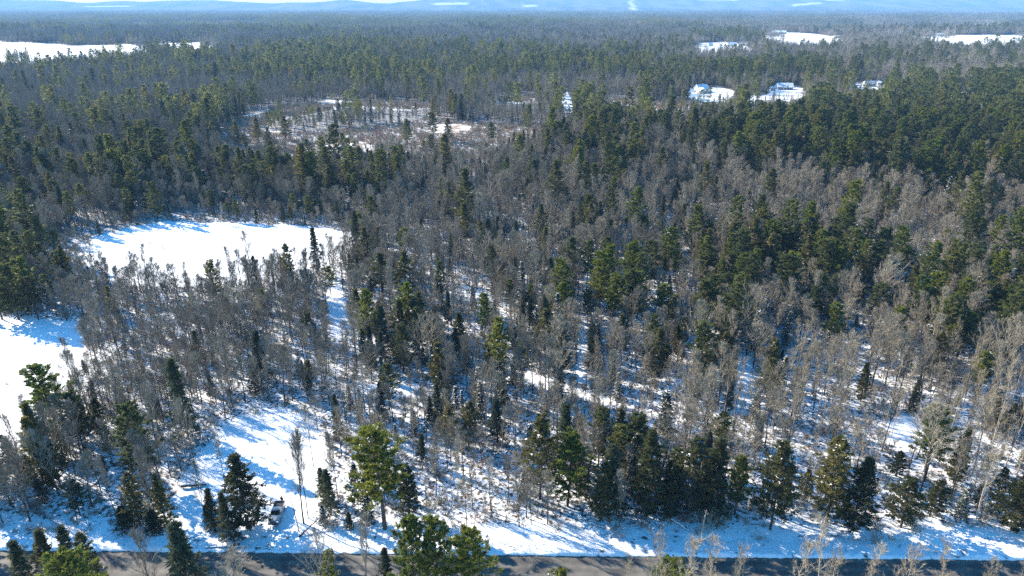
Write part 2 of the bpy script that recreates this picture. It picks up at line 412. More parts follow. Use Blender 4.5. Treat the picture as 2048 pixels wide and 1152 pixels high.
#        density/m2, (pine, evergreen, spruce, fir, bare, birch)
ZONE = {'g': (0.095, (1.5, 1, 3, 1, 90, 3)), 'G': (0.085, (1.5, 2, 13, 3, 78, 2)), 'm': (0.085, (6, 3, 8, 3, 76, 4)),
        'P': (0.078, (19, 6, 4, 3, 66, 2)), 'D': (0.078, (17, 19, 9, 3, 52, 0)), 'n': (0.085, (7, 4, 12, 2, 75, 0)),
        's': (0.10, (0.5, 0.5, 5, 2, 90, 2)), 't': (0.068, (1, 1, 4, 6, 26, 62)), 'y': (0.078, (3, 4, 9, 13, 56, 15)),
        'R': (0.08, (32, 12, 6, 5, 43, 2)), 'q': (0.13, (7, 13, 15, 5, 54, 6)), 'o': (0.004, (5, 5, 20, 20, 30, 20)), '.': (0.0, (1, 1, 1, 1, 1, 1))}
OPEN = [  # ground left clear: outlines in the photograph's ground positions
    [(115, 515), (180, 480), (250, 458), (330, 443), (420, 447), (560, 450), (640, 457), (700, 468), (735, 474), (715, 496), (650, 535), (560, 560), (420, 574), (300, 574), (200, 562), (125, 540)],
    [(-400, 632), (60, 636), (150, 650), (185, 665), (165, 720), (130, 780), (95, 835), (75, 880), (35, 912), (-400, 1010)],
    [(500, 832), (560, 815), (610, 830), (640, 870), (655, 920), (640, 970), (632, 1010), (640, 1050), (700, 1080), (700, 1103), (380, 1103), (335, 1060), (350, 990), (385, 930), (430, 875), (465, 840)],
    [(430, 272), (480, 235), (560, 212), (640, 205), (700, 214), (640, 228), (560, 240), (520, 262), (600, 268), (680, 262), (760, 255), (860, 240), (950, 246), (1090, 258), (1080, 278), (960, 296), (900, 310), (800, 304), (700, 304), (640, 328), (600, 312), (520, 306), (465, 294)],
    [(620, 200), (760, 202), (900, 214), (820, 222), (700, 214)],
    [(980, 196), (1060, 192), (1100, 203), (1000, 206)], [(1160, 200), (1230, 195), (1300, 204), (1390, 198), (1400, 212), (1330, 220), (1250, 208)], [(1470, 196), (1540, 190), (1560, 197), (1500, 206)],
    [(1374, 177), (1440, 174), (1472, 184), (1450, 202), (1380, 206)], [(1535, 174), (1600, 174), (1610, 192), (1575, 205), (1535, 200)],
    [(1120, 196), (1134, 186), (1146, 205), (1150, 222), (1130, 226)],
    [(1690, 168), (1770, 164), (1780, 178), (1700, 180)], [(1905, 174), (1965, 174), (1965, 186), (1905, 186)],
    [(1395, 84), (1510, 84), (1525, 113), (1390, 114)],
    [(1515, 66), (1570, 64), (1640, 70), (1680, 76), (1690, 84), (1685, 97), (1600, 101), (1525, 97)],
    [(1700, 78), (1830, 75), (2140, 72), (2140, 103), (2000, 106), (1880, 101), (1845, 88), (1790, 82)],
    [(-60, 86), (30, 88), (150, 94), (300, 89), (420, 86), (430, 104), (300, 118), (150, 138), (60, 144), (-60, 140)],
    [(50, 52), (85, 52), (90, 58), (50, 58)], [(1930, 47), (2040, 48), (2040, 58), (1960, 56)], [(1900, 26), (2140, 26), (2140, 31), (1930, 30)],
    [(1150, 640), (1170, 640), (1190, 760), (1160, 770)], [(1020, 740), (1100, 760), (1220, 800), (1215, 812), (1090, 780), (1020, 760)],
    [(1465, 725), (1500, 725), (1510, 830), (1470, 830)], [(690, 770), (830, 775), (850, 800), (700, 800)],
    [(1770, 850), (1840, 820), (1860, 860), (1830, 910), (1780, 890)],
    [(905, 560), (960, 590), (1000, 640), (980, 650), (930, 610)],
    [(655, 560), (680, 560), (700, 660), (760, 680), (740, 695), (660, 670)],
    [(1850, 1056), (2100, 1064), (2100, 1095), (1850, 1090)],
]
def in_polys(px, py, polys=OPEN):
    res = np.zeros(len(px), bool)
    for pg in polys:
        ins = np.zeros(len(px), bool); n = len(pg)
        for i in range(n):
            x1, y1 = pg[i]; x2, y2 = pg[(i+1) % n]
            if y1 == y2: continue
            c = ((y1 > py) != (y2 > py)) & (px < (x2-x1)*(py-y1)/(y2-y1)+x1)
            ins ^= c
        res |= ins
    return res
def zone_of(px, py, jit=0.45):
    r = rng
    fy = np.interp(py, RY, np.arange(len(RY)))+r.uniform(-jit, jit, len(py))
    fy = np.where(py > 1070, np.interp(py, RY, np.arange(len(RY))), fy)
    iy = np.clip(np.round(fy), 0, len(RY)-1).astype(int)
    ix = np.clip(np.floor(px/128+r.uniform(-jit, jit, len(px))), 0, 15).astype(int)
    return RC[iy, ix]
def field(y0, y1, s, pad=1.12):
    ys = np.arange(y0, y1, s); W = (y1*0.82*pad)+25
    X, Y = np.meshgrid(np.arange(-W, W, s), ys)
    X = X.ravel()+rng.uniform(-.48, .48, X.size)*s; Y = Y.ravel()+rng.uniform(-.48, .48, Y.size)*s
    k = np.abs(X) < (Y*0.72+30)*pad+15
    return X[k], Y[k]
def scatter(y0, y1, s, clump=True):
    X, Y = field(y0, y1, s)
    px, py = pix(X, Y)
    z = zone_of(px, py)
    dens = np.zeros(len(X)); K = np.zeros(len(X), int)
    u = rng.random(len(X))
    for c, (d, p) in ZONE.items():
        m = z == ord(c)
        # species gather in groves: shift the mix by a smooth field
        f = np.sin(X*0.09+1.7*np.sin(Y*0.05))*np.sin(Y*0.08+2.0*np.sin(X*0.043+1))
        pr = np.array(p, float)/sum(p)
        P = np.tile(pr, (len(X), 1))
        big = np.sin(X*0.013+2*np.sin(Y*0.006))*np.sin(Y*0.011+1.5*np.sin(X*0.009+1))
        con = np.exp(1.1*f+smooth(250, 600, Y)*(1.7*big-1.25))[:, None]
        P[:, :4] *= con; P /= P.sum(1, keepdims=True)
        cum = np.cumsum(P, 1)
        kk = (u[:, None] > cum).sum(1).clip(0, 5)
        K[m] = kk[m]; dens[m] = d
    g = 1+0.55*np.sin(X*0.13+2*np.sin(Y*0.07+0.5))*np.sin(Y*0.11+X*0.03)
    op = in_polys(px, py); stray = in_polys(px, py, OPEN[3:7]) & (rng.random(len(X)) < 0.0035*s*s)
    stray |= in_polys(px, py, OPEN[7:15]) & (rng.random(len(X)) < 0.006*s*s)
    keep = ((rng.random(len(X)) < dens*g*s*s) & ~op) | stray
    d = road_dist(X, Y)
    keep &= (d > 5.5) | (d < -ROADW-5)
    return X[keep], Y[keep], K[keep]

# heroes: kind, base px, base py, top py, spread factor, foliage, label
B_, E_, P_, S_, F_, H_ = 'birch_tree', 'evergreen_tree', 'pine_tree', 'spruce_tree', 'fir_tree', 'bare_tree'
HERO = [
 (S_, 62, 1205, 1083, 1.1, None, 'dark spruce nearest the bottom left corner, in front of the road'),
 (E_, 120, 1215, 1062, .9, None, 'olive evergreen standing second in the bottom left group in front of the road'),
 (S_, 168, 1208, 1055, .8, None, 'slim dark spruce in the middle of the bottom left group before the road'),
 (E_, 207, 1214, 1062, .7, None, 'slim olive evergreen at the right end of the bottom left roadside group'),
 (S_, 393, 1232, 1047, 1.25, None, 'dark spruce poking up alone over the road, left of the driveway'),
 (H_, 318, 1222, 1078, 1, None, 'bare thicket tree in front of the road between two groups of spruce'),
 (P_, 665, 1212, 1103, .6, 'b', 'small yellow green pine in front of the road beside a thin bare tree'),
 (H_, 650, 1222, 1070, .8, None, 'thin bare tree in front of the road just left of the small pine'),
 (H_, 742, 1235, 1040, .8, None, 'tall thin bare tree in front of the road left of three bright pines'),
 (S_, 778, 1215, 1098, .8, None, 'short dark spruce low against the left of the three bright pines'),
 (P_, 832, 1240, 1042, .85, 'b', 'bright green pine, left one of three at the bottom middle before the road'),
 (P_, 882, 1245, 1050, .9, 'b', 'bright green pine, middle one of three at the bottom middle before the road'),
 (P_, 940, 1240, 1062, .95, 'b', 'bright green pine, right one of three at the bottom middle before the road'),
 (P_, 1112, 1215, 1138, 1, 'b', 'very small pine tip at the bottom edge right of three bright pines'),
 (B_, 1300, 1260, 1082, 1.4, None, 'pale spreading bare tree over the road, left of the small pine'),
 (B_, 1352, 1262, 1070, 1.6, None, 'pale spreading bare tree over the road just behind the small pine'),
 (B_, 1400, 1258, 1086, 1.4, None, 'pale spreading bare tree over the road right of the small pine'),
 (P_, 1330, 1228, 1122, 1.2, 'b', 'small bright pine at the bottom edge among pale bare branches'),
 (B_, 1462, 1250, 1100, 1.2, None, 'pale bare tree over the road between two pale spreading ones'),
 (B_, 1572, 1255, 1072, 1.5, None, 'pale many branched bare tree over the road on the right'),
 (B_, 1650, 1245, 1112, 1.5, None, 'low pale bare tree at the bottom edge, first of the tan row'),
 (B_, 1720, 1250, 1108, 1.7, None, 'low pale bare tree at the bottom edge, second of the tan row'),
 (B_, 1790, 1248, 1104, 1.7, None, 'low pale bare tree at the bottom edge, third of the tan row'),
 (B_, 1862, 1250, 1110, 1.6, None, 'low pale bare tree at the bottom edge, last of the tan row'),
 (B_, 1940, 1250, 1122, 1.3, None, 'short pale bare tree at the bottom edge near the right corner'),
 (E_, 497, 1058, 915, 1.25, 'd', 'dark ragged evergreen standing alone in the clearing left of the pickup truck'),
 (S_, 463, 1083, 985, .8, 'd', 'thin dark spruce with a long bare stem, left of the lone dark evergreen'),
 (S_, 431, 1056, 975, .9, 'd', 'small dark spruce with a bare stem at the left of the clearing'),
 (S_, 418, 1045, 1010, 1.0, 'd', 'knee high dark spruce sapling in the clearing below the dark log'),
 (B_, 456, 1000, 845, .9, None, 'tall thin bare tree rising behind the lone dark evergreen'),
 (H_, 393, 944, 800, .55, None, 'bare tree with a thick dark trunk on the upper left of the clearing'),
 (H_, 372, 917, 800, .5, None, 'bare tree with a straight dark trunk at the top left of the clearing'),
 (H_, 412, 1050, 930, .5, None, 'leaning thin bare tree in front of the dark log'),
 (H_, 236, 1046, 925, .6, None, 'bare tree with a dark leaning trunk in the snowy woods below the left field'),
 (H_, 306, 1040, 905, .6, None, 'left one of two bare trees with close pale trunks, left of the clearing'),
 (H_, 314, 1043, 915, .55, None, 'right one of two bare trees with close pale trunks, left of the clearing'),
 (E_, 282, 1054, 945, .8, None, 'open evergreen with a leaning stem left of the twin bare trunks'),
 (E_, 335, 1056, 955, .8, None, 'open evergreen with a thin stem right of the twin bare trunks'),
 (S_, 258, 1062, 1015, 1.5, 'd', 'low bushy dark spruce under the leaning evergreen left of the clearing'),
 (S_, 312, 1066, 1025, 1.6, 'd', 'low bushy dark spruce at the foot of the twin bare trunks'),
 (H_, 608, 1050, 868, .8, None, 'tall forked bare tree just right of the pickup truck'),
 (H_, 617, 1040, 880, .6, None, 'bare tree leaning up behind the forked one right of the truck'),
 (H_, 628, 936, 815, .6, None, 'bare tree with dark trunk on the right edge of the clearing'),
 (H_, 678, 1012, 875, .7, None, 'bare tree with a dark curved trunk between the clearing and the big pine'),
 (S_, 648, 1000, 940, .9, None, 'narrow dark spruce at the right edge of the clearing'),
 (S_, 700, 1060, 1030, 1, 'd', 'tiny dark spruce on the verge left of the big pine'),
 (P_, 770, 1060, 860, 1.12, 'b', 'largest bright pine by the road with a thick visible trunk'),
 (F_, 735, 1045, 955, 1, None, 'snow dusted fir at the left foot of the largest bright pine'),
 (E_, 820, 1040, 935, .9, 'd', 'dark evergreen under the right side of the largest bright pine'),
 (E_, 882, 785, 688, 1.15, None, 'rounded olive evergreen standing alone in the middle of the snowy woods'),
 (E_, 898, 890, 815, .95, None, 'left one of a row of olive evergreens below the lone rounded one'),
 (E_, 938, 897, 806, .95, None, 'middle one of a row of olive evergreens below the lone rounded one'),
 (S_, 995, 892, 798, 1.1, None, 'pointed spruce ending the row of olive evergreens on its right'),
 (E_, 1080, 1000, 832, .9, None, 'tall olive evergreen at the left of the central roadside group'),
 (P_, 1135, 1015, 866, .85, 'b', 'bright yellow green pine with broken tiers in the central roadside group'),
 (S_, 1128, 950, 808, 1, None, 'tall spruce rising behind the yellow green pine of the roadside group'),
 (S_, 1222, 1030, 893, 1.1, None, 'dark full spruce right of the yellow green roadside pine'),
 (E_, 1200, 1045, 925, .8, None, 'narrow olive evergreen in front of the dark full spruce by the road'),
 (E_, 1292, 1035, 858, .95, 'd', 'tall dark evergreen left of two more in the middle of the roadside row'),
 (E_, 1375, 1035, 878, .95, 'd', 'dark evergreen with an olive top in the middle of the roadside row'),
 (S_, 1420, 1035, 882, 1.15, 'd', 'black green spruce with snow flecks right of the olive topped evergreen'),
 (E_, 1338, 1040, 935, .9, 'd', 'shorter dark evergreen squeezed between two tall roadside ones'),
 (E_, 1540, 1062, 884, .92, None, 'tall full evergreen standing free by the road right of the bare pole'),
 (E_, 1652, 1045, 874, .95, None, 'tall evergreen behind pale branches right of the free standing one'),
 (E_, 1702, 1062, 922, 1.15, 'd', 'wide dark evergreen with a brownish top on the right roadside'),
 (E_, 1800, 1058, 958, 1.25, 'd', 'low wide black green evergreen right of the brownish topped one'),
 (E_, 1858, 1035, 960, 1.1, 'd', 'low dark evergreen behind the low wide one on the right roadside'),
 (E_, 2022, 1062, 942, 1.35, 'd', 'wide dark evergreen at the right frame edge by the road'),
 (E_, 1988, 1010, 935, .8, None, 'pointed evergreen just left of the wide one at the right edge'),
 (P_, 1790, 955, 908, 1.2, None, 'small lone pine on the open snow above the right roadside'),
 (E_, 1118, 750, 650, 1.1, None, 'full olive evergreen at the left of a snowy opening in the middle woods'),
 (E_, 1090, 712, 618, .95, None, 'olive evergreen directly behind the full one left of the snowy opening'),
 (S_, 1185, 738, 665, 1.2, None, 'pointed dark spruce at the right of the snowy opening'),
 (E_, 1308, 762, 658, 1, None, 'tall olive evergreen right of the pointed spruce by the snowy opening'),
 (E_, 1240, 715, 628, .9, None, 'narrow olive evergreen between the pointed spruce and the tall olive one'),
 (P_, 1122, 665, 566, 1, 'b', 'bright green pine left of the big bright pair in the middle'),
 (P_, 1228, 655, 556, 1.25, 'b', 'broad bright green pine, left one of the big pair in the middle'),
 (P_, 1265, 655, 546, 1.2, 'b', 'broad bright green pine, right one of the big pair in the middle'),
 (P_, 1325, 660, 570, 1.1, 'b', 'bright green pine just right of the big pair in the middle'),
 (P_, 1400, 665, 560, 1.2, None, 'wide pine with feathery tiers in the middle right woods'),
 (P_, 1445, 680, 590, 1.2, None, 'wide pine in front of the feathery tiered one'),
 (P_, 970, 685, 588, .8, 'b', 'single bright green pine among bare trees just left of centre'),
 (E_, 800, 705, 600, 1, 'd', 'left one of a dark evergreen clump in the middle left woods'),
 (E_, 832, 700, 598, 1, 'd', 'second tree of the dark evergreen clump in the middle left woods'),
 (E_, 870, 712, 640, 1, None, 'lighter evergreen in front of the dark clump in the middle left woods'),
 (E_, 920, 700, 626, 1.1, 'd', 'right end tree of the dark evergreen clump in the middle left woods'),
 (S_, 727, 722, 658, .8, None, 'left one of three needle thin spruces in the middle left woods'),
 (S_, 745, 738, 652, .8, None, 'middle one of three needle thin spruces in the middle left woods'),
 (S_, 765, 728, 660, .8, None, 'right one of three needle thin spruces in the middle left woods'),
 (E_, 765, 590, 505, 1.2, 'd', 'dark round topped evergreen right of the round field'),
 (E_, 722, 570, 530, 1, 'd', 'small dark evergreen beside the round topped one near the round field'),
 (P_, 122, 880, 733, 1.2, 'b', 'bright pine leaning over the right edge of the left field'),
 (P_, 168, 900, 790, .8, None, 'duller pine just right of the bright one at the left field edge'),
 (E_, 205, 880, 800, .8, 'd', 'dark evergreen right of the pines at the left field edge'),
 (P_, 38, 640, 528, 1.3, None, 'large pine between the left field and the round field'),
 (P_, 5, 640, 545, 1.2, None, 'large pine cut by the left frame edge above the left field'),
 (P_, 78, 642, 556, 1.1, 'd', 'dark pine right of the large one above the left field'),
 (E_, 128, 925, 838, .7, 'y', 'yellowed evergreen below the bright pine at the left field edge'),
 (E_, 225, 915, 850, .6, 'y', 'small yellowed evergreen in the snowy woods right of the other yellow one'),
 (P_, 722, 482, 426, 1.2, 'b', 'bright pine at the right tip of the round field'),
 (P_, 662, 590, 533, 1, 'b', 'pine at the lower right of the round field'),
 (P_, 810, 515, 458, 1.1, 'b', 'small bright pine right of the one at the round field tip'),
 (P_, 750, 432, 390, 1.1, 'b', 'bright pine behind the tip of the round field'),
 (P_, 1245, 400, 341, 1, 'y', 'single golden yellow tree in the grey woods'),
 (P_, 1283, 500, 432, 1.1, 'b', 'bright pine in the grey woods, left one of a pair'),
 (P_, 1316, 495, 442, 1, 'b', 'bright pine in the grey woods, right one of a pair'),
 (P_, 1120, 365, 322, 1.1, 'b', 'green pine standing in front of the dark conifer band'),
 (P_, 1745, 655, 568, 1.3, None, 'wide pine with a dark right side in the right woods'),
 (P_, 1908, 730, 628, 1.3, 'b', 'broad bright pine in the right woods, lowest of three'),
 (P_, 1955, 660, 568, 1.3, 'b', 'broad bright pine in the right woods, top one of three'),
 (P_, 1990, 690, 610, 1.2, 'b', 'bright pine at the right of three in the right woods'),
 (P_, 1662, 705, 612, 1.1, 'b', 'yellow green pine mixed with pale branches in the right woods'),
 (E_, 1720, 805, 728, .8, None, 'olive narrow evergreen among pale bare trees in the right woods'),
 (E_, 1440, 885, 826, 1.3, 'b', 'low rounded yellow green tree among bare trees right of the middle'),
 (F_, 1510, 700, 620, 1.3, None, 'wide snow dusted fir beside an opening in the middle right woods'),
 (P_, 1532, 800, 718, 1, None, 'pale green pine right of the blue shaded opening'),
 (F_, 1328, 870, 778, 1.2, None, 'snow dusted fir in the middle of the sparse right woods'),
 (F_, 1235, 800, 745, 1, None, 'little snow dusted fir left of the sparse right woods'),
 (E_, 1415, 770, 715, 1, None, 'short evergreen beside the blue shaded opening'),
 (P_, 1480, 565, 470, 1.2, None, 'pine at the left end of the ridge of pines in the right woods'),
 (P_, 1522, 560, 478, 1.2, None, 'second pine from the left on the ridge of pines in the right woods'),
 (P_, 1605, 572, 488, 1.2, None, 'third pine from the left on the ridge of pines in the right woods'),
 (P_, 1650, 560, 480, 1.1, None, 'fourth pine from the left on the ridge of pines in the right woods'),
 (P_, 1690, 560, 456, 1.2, None, 'tallest pine on the ridge of pines in the right woods'),
 (P_, 1742, 572, 482, 1.2, None, 'pine just right of the tallest on the ridge of pines'),
 (P_, 1802, 562, 494, 1.2, 'b', 'bright pine at the right end of the ridge of pines'),
 (E_, 478, 296, 243, 1, None, 'olive evergreen standing in the left end of the brushy marsh'),
 (E_, 540, 300, 255, 1.1, 'd', 'dark evergreen second from the left in the brushy marsh'),
 (E_, 572, 282, 232, 1.1, None, 'olive evergreen third from the left in the brushy marsh'),
 (E_, 516, 284, 236, 1, None, 'olive evergreen just behind the dark one in the left marsh'),
 (P_, 815, 296, 238, 1, None, 'pine standing in the middle of the brushy marsh'),
 (P_, 868, 286, 226, 1.1, None, 'broad pine right of the middle of the brushy marsh'),
 (E_, 895, 284, 236, 1, 'd', 'dark evergreen touching the broad pine in the marsh'),
 (P_, 985, 300, 246, 1.1, None, 'pine at the right end of the brushy marsh'),
 (P_, 1058, 264, 208, 1, None, 'slender pine beyond the right end of the brushy marsh'),
 (E_, 640, 250, 216, 1, 'd', 'dark evergreen at the back of the brushy marsh'),
 (P_, 1435, 425, 375, 1.1, None, 'lone green pine in the tan woods below the dark conifer band'),
]
LEAF = {'b': M_bright, 'y': M_yellow, 'd': M_darkev, None: None}

# ------------------------------------------------------------------ ground
def ground_cover(x, y):
    px, py = pix(x, y)
    return px, py
def make_ground():
    def axis(lo, hi, a, b, step, grow):
        v = list(np.arange(a, b, step)); s = step; q = b
        while q < hi: v.append(q); s *= grow; q += s
        v.append(hi); s = step; q = a-step; pre = []
        while q > lo: pre.append(q); s *= grow; q -= s
        pre.append(lo)
        return np.array(pre[::-1]+v)
    xs = axis(-16000, 16000, -190, 190, 1.0, 1.06); ys = axis(-3000, 19000, 48, 300, 1.0, 1.03)
    X, Y = np.meshgrid(xs, ys)
    Z = hgt(X, Y)
    V = np.stack([X, Y, Z], -1).reshape(-1, 3)
    nx, ny = len(xs), len(ys)
    i = (np.arange(ny-1)[:, None]*nx+np.arange(nx-1)[None]).ravel()
    T = np.stack([i, i+1, i+nx+1, i+nx], 1)
    # material
    m, n, out = new_mat('snow_ground')
    b = n.nodes.new('ShaderNodeBsdfPrincipled'); b.inputs['Roughness'].default_value = 0.65; b.inputs['Specular IOR Level'].default_value = 0.25
    n.links.new(b.outputs[0], out.inputs[0])
    tc = n.nodes.new('ShaderNodeTexCoord')
    at = n.nodes.new('ShaderNodeAttribute'); at.attribute_name = 'cover'
    sep = n.nodes.new('ShaderNodeSeparateColor'); n.links.new(at.outputs['Color'], sep.inputs[0])
    def noise(scale, det=6):
        q = n.nodes.new('ShaderNodeTexNoise'); q.inputs['Scale'].default_value = scale; q.inputs['Detail'].default_value = det
        n.links.new(tc.outputs['Object'], q.inputs['Vector']); return q
    n1 = noise(1.6, 8); n2 = noise(0.12, 6); n3 = noise(0.6, 5)
    def mth(op, a, c):
        q = n.nodes.new('ShaderNodeMath'); q.operation = op
        for i_, v in enumerate((a, c)):
            if isinstance(v, (int, float)): q.inputs[i_].default_value = v
            else: n.links.new(v, q.inputs[i_])
        return q.outputs[0]
    # litter poking through the snow in the woods
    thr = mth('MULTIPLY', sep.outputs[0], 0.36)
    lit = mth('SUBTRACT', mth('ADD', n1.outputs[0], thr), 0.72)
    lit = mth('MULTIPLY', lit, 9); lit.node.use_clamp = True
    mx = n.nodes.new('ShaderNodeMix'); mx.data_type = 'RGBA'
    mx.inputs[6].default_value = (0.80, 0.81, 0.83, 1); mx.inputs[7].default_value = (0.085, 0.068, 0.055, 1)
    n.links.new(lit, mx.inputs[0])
    # marsh: tan and reddish sedge in patches
    ms = mth('SUBTRACT', mth('ADD', n2.outputs[0], mth('MULTIPLY', n3.outputs[0], 0.5)), 0.67)
    ms = mth('MULTIPLY', ms, 8); ms.node.use_clamp = True
    ms = mth('MULTIPLY', ms, sep.outputs[1])
    cr = n.nodes.new('ShaderNodeValToRGB'); cr.color_ramp.elements[0].color = (0.22, 0.14, 0.10, 1); cr.color_ramp.elements[1].color = (0.38, 0.30, 0.21, 1)
    cr.color_ramp.elements[0].position = 0.35; cr.color_ramp.elements[1].position = 0.65
    n.links.new(n3.outputs[0], cr.inputs[0])
    mx2 = n.nodes.new('ShaderNodeMix'); mx2.data_type = 'RGBA'
    n.links.new(ms, mx2.inputs[0]); n.links.new(mx.outputs[2], mx2.inputs[6]); n.links.new(cr.outputs[0], mx2.inputs[7])
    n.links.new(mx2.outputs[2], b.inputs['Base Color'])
    bp = n.nodes.new('ShaderNodeBump'); bp.inputs['Distance'].default_value = 0.25; bp.inputs['Strength'].default_value = 0.5
    n.links.new(n3.outputs[0], bp.inputs['Height'])
    bp2 = n.nodes.new('ShaderNodeBump'); bp2.inputs['Distance'].default_value = 0.06; bp2.inputs['Strength'].default_value = 0.6
    n.links.new(n1.outputs[0], bp2.inputs['Height']); n.links.new(bp.outputs[0], bp2.inputs['Normal'])
    n.links.new(bp2.outputs[0], b.inputs['Normal'])
    me = mesh_tris('ground', V, T, [m], None, True)
    px, py = pix(V[:, 0], np.maximum(V[:, 1], 5))
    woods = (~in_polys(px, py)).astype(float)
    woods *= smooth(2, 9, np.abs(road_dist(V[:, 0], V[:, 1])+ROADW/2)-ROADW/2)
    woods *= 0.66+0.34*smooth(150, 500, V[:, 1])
    marsh = in_polys(px, py, OPEN[3:7]).astype(float)
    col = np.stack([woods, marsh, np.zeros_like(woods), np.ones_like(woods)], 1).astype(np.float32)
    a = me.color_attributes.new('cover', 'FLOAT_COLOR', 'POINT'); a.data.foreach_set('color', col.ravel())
    o = link(bpy.data.objects.new('ground', me)); tag(o, kind='structure')
make_ground()

# road, snow banks
def road_pt(s, d, z=0.0):
    p = RA+RD*s+RN*d; return (p[0], p[1], z)
m, n, out = new_mat('asphalt')
b = n.nodes.new('ShaderNodeBsdfPrincipled'); b.inputs['Roughness'].default_value = 0.75; b.inputs['Specular IOR Level'].default_value = 0.3
n.links.new(b.outputs[0], out.inputs[0])
tc = n.nodes.new('ShaderNodeTexCoord'); q1 = n.nodes.new('ShaderNodeTexNoise'); q1.inputs['Scale'].default_value = 0.35; q1.inputs['Detail'].default_value = 7
q2 = n.nodes.new('ShaderNodeTexNoise'); q2.inputs['Scale'].default_value = 14; q2.inputs['Detail'].default_value = 3
n.links.new(tc.outputs['Object'], q1.inputs['Vector']); n.links.new(tc.outputs['Object'], q2.inputs['Vector'])
cr = n.nodes.new('ShaderNodeValToRGB'); cr.color_ramp.elements[0].position = 0.35; cr.color_ramp.elements[0].color = (0.060, 0.056, 0.053, 1)
cr.color_ramp.elements[1].position = 0.68; cr.color_ramp.elements[1].color = (0.14, 0.128, 0.112, 1)
mp = n.nodes.new('ShaderNodeMapping'); mp.inputs['Rotation'].default_value = (0, 0, -math.atan2(RD[1], RD[0])); mp.inputs['Location'].default_value = (0, -(-RD[1]*RA[0]+RD[0]*RA[1]), 0)
n.links.new(tc.outputs['Object'], mp.inputs[0])
sx = n.nodes.new('ShaderNodeSeparateXYZ'); n.links.new(mp.outputs[0], sx.inputs[0])
ws = n.nodes.new('ShaderNodeMath'); ws.operation = 'MULTIPLY'; ws.inputs[1].default_value = 3.49; n.links.new(sx.outputs[1], ws.inputs[0])
wc = n.nodes.new('ShaderNodeMath'); wc.operation = 'COSINE'; n.links.new(ws.outputs[0], wc.inputs[0])
wm = n.nodes.new('ShaderNodeMath'); wm.operation = 'MULTIPLY'; wm.inputs[1].default_value = 0.09; n.links.new(wc.outputs[0], wm.inputs[0])
wa = n.nodes.new('ShaderNodeMath'); wa.operation = 'ADD'; n.links.new(wm.outputs[0], wa.inputs[0]); n.links.new(q1.outputs[0], wa.inputs[1])
n.links.new(wa.outputs[0], cr.inputs[0]); n.links.new(cr.outputs[0], b.inputs['Base Color'])
bp = n.nodes.new('ShaderNodeBump'); bp.inputs['Distance'].default_value = 0.02; n.links.new(q2.outputs[0], bp.inputs['Height']); n.links.new(bp.outputs[0], b.inputs['Normal'])
M_asph = m
ss = np.arange(-400, 600, 2.0)
V = []; 
for s in ss:
    for d, z in ((0.35, -0.01), (0.0, 0.02), (-ROADW/2, 0.09), (-ROADW, 0.02), (-ROADW-0.35, -0.01)): V.append(road_pt(s, d, z))
n5 = len(ss)
T = [[k*5+j, k*5+j+1, (k+1)*5+j+1, (k+1)*5+j] for k in range(n5-1) for j in range(4)]
o = link(bpy.data.objects.new('road', mesh_tris('road', V, T, [M_asph], None, True))); tag(o, kind='structure')

m, n, out = new_mat('ploughed_snow')
b = n.nodes.new('ShaderNodeBsdfPrincipled'); b.inputs['Roughness'].default_value = 0.7
n.links.new(b.outputs[0], out.inputs[0])
tc = n.nodes.new('ShaderNodeTexCoord'); q1 = n.nodes.new('ShaderNodeTexNoise'); q1.inputs['Scale'].default_value = 0.9; q1.inputs['Detail'].default_value = 9
n.links.new(tc.outputs['Object'], q1.inputs['Vector'])
geo = n.nodes.new('ShaderNodeSeparateXYZ'); n.links.new(tc.outputs['Object'], geo.inputs[0])
mr = n.nodes.new('ShaderNodeMapRange'); mr.inputs[1].default_value = 0.05; mr.inputs[2].default_value = 0.17; mr.inputs[3].default_value = 0.28; mr.inputs[4].default_value = 0.0
n.links.new(geo.outputs[2], mr.inputs[0])
ad = n.nodes.new('ShaderNodeMath'); ad.operation = 'ADD'; n.links.new(mr.outputs[0], ad.inputs[0]); n.links.new(q1.outputs[0], ad.inputs[1])
cr = n.nodes.new('ShaderNodeValToRGB'); cr.color_ramp.elements[0].position = 0.60; cr.color_ramp.elements[0].color = (0.78, 0.79, 0.81, 1)
cr.color_ramp.elements[1].position = 0.72; cr.color_ramp.elements[1].color = (0.10, 0.085, 0.07, 1)
n.links.new(ad.outputs[0], cr.inputs[0]); n.links.new(cr.outputs[0], b.inputs['Base Color'])
M_bank = m
def bank(name, side):
    ss = np.arange(-300, 420, 0.5); prof = [(0.05, 0), (0.22, 0.8), (0.6, 1.05), (1.2, 0.85), (2.4, 0.6), (4.6, 0.3), (6.0, -0.6)]
    r = np.random.default_rng(3+int(side))
    hh = 0.42+0.12*np.sin(ss*0.31)+0.10*np.sin(ss*0.83+1)+r.normal(0, 0.05, len(ss))
    V = []
    for i, s in enumerate(ss):
        p = RA+RD*s; px, py = pix(p[0], max(p[1], 5))
        k = 1.0
        if side > 0 and 385 < px < 700: k = 0.35+0.3*abs(math.sin(s*0.9))*0.6     # the driveway mouth
        for d, z in prof:
            dd = d+r.normal(0, 0.05); zz = z*hh[i]*k+(-0.05 if z == 0 else r.normal(0, 0.03)*k)
            V.append(road_pt(s, dd if side > 0 else -ROADW-dd, zz+(0.1 if 2 < d < 3 else 0)))
    K = len(prof)
    T = [[k*K+j, k*K+j+1, (k+1)*K+j+1, (k+1)*K+j] for k in range(len(ss)-1) for j in range(K-1)]
    o = link(bpy.data.objects.new(name, mesh_tris(name, V, T, [M_bank], None, True))); tag(o, kind='structure')
bank('snow_bank', 1); bank('snow_bank', -1)

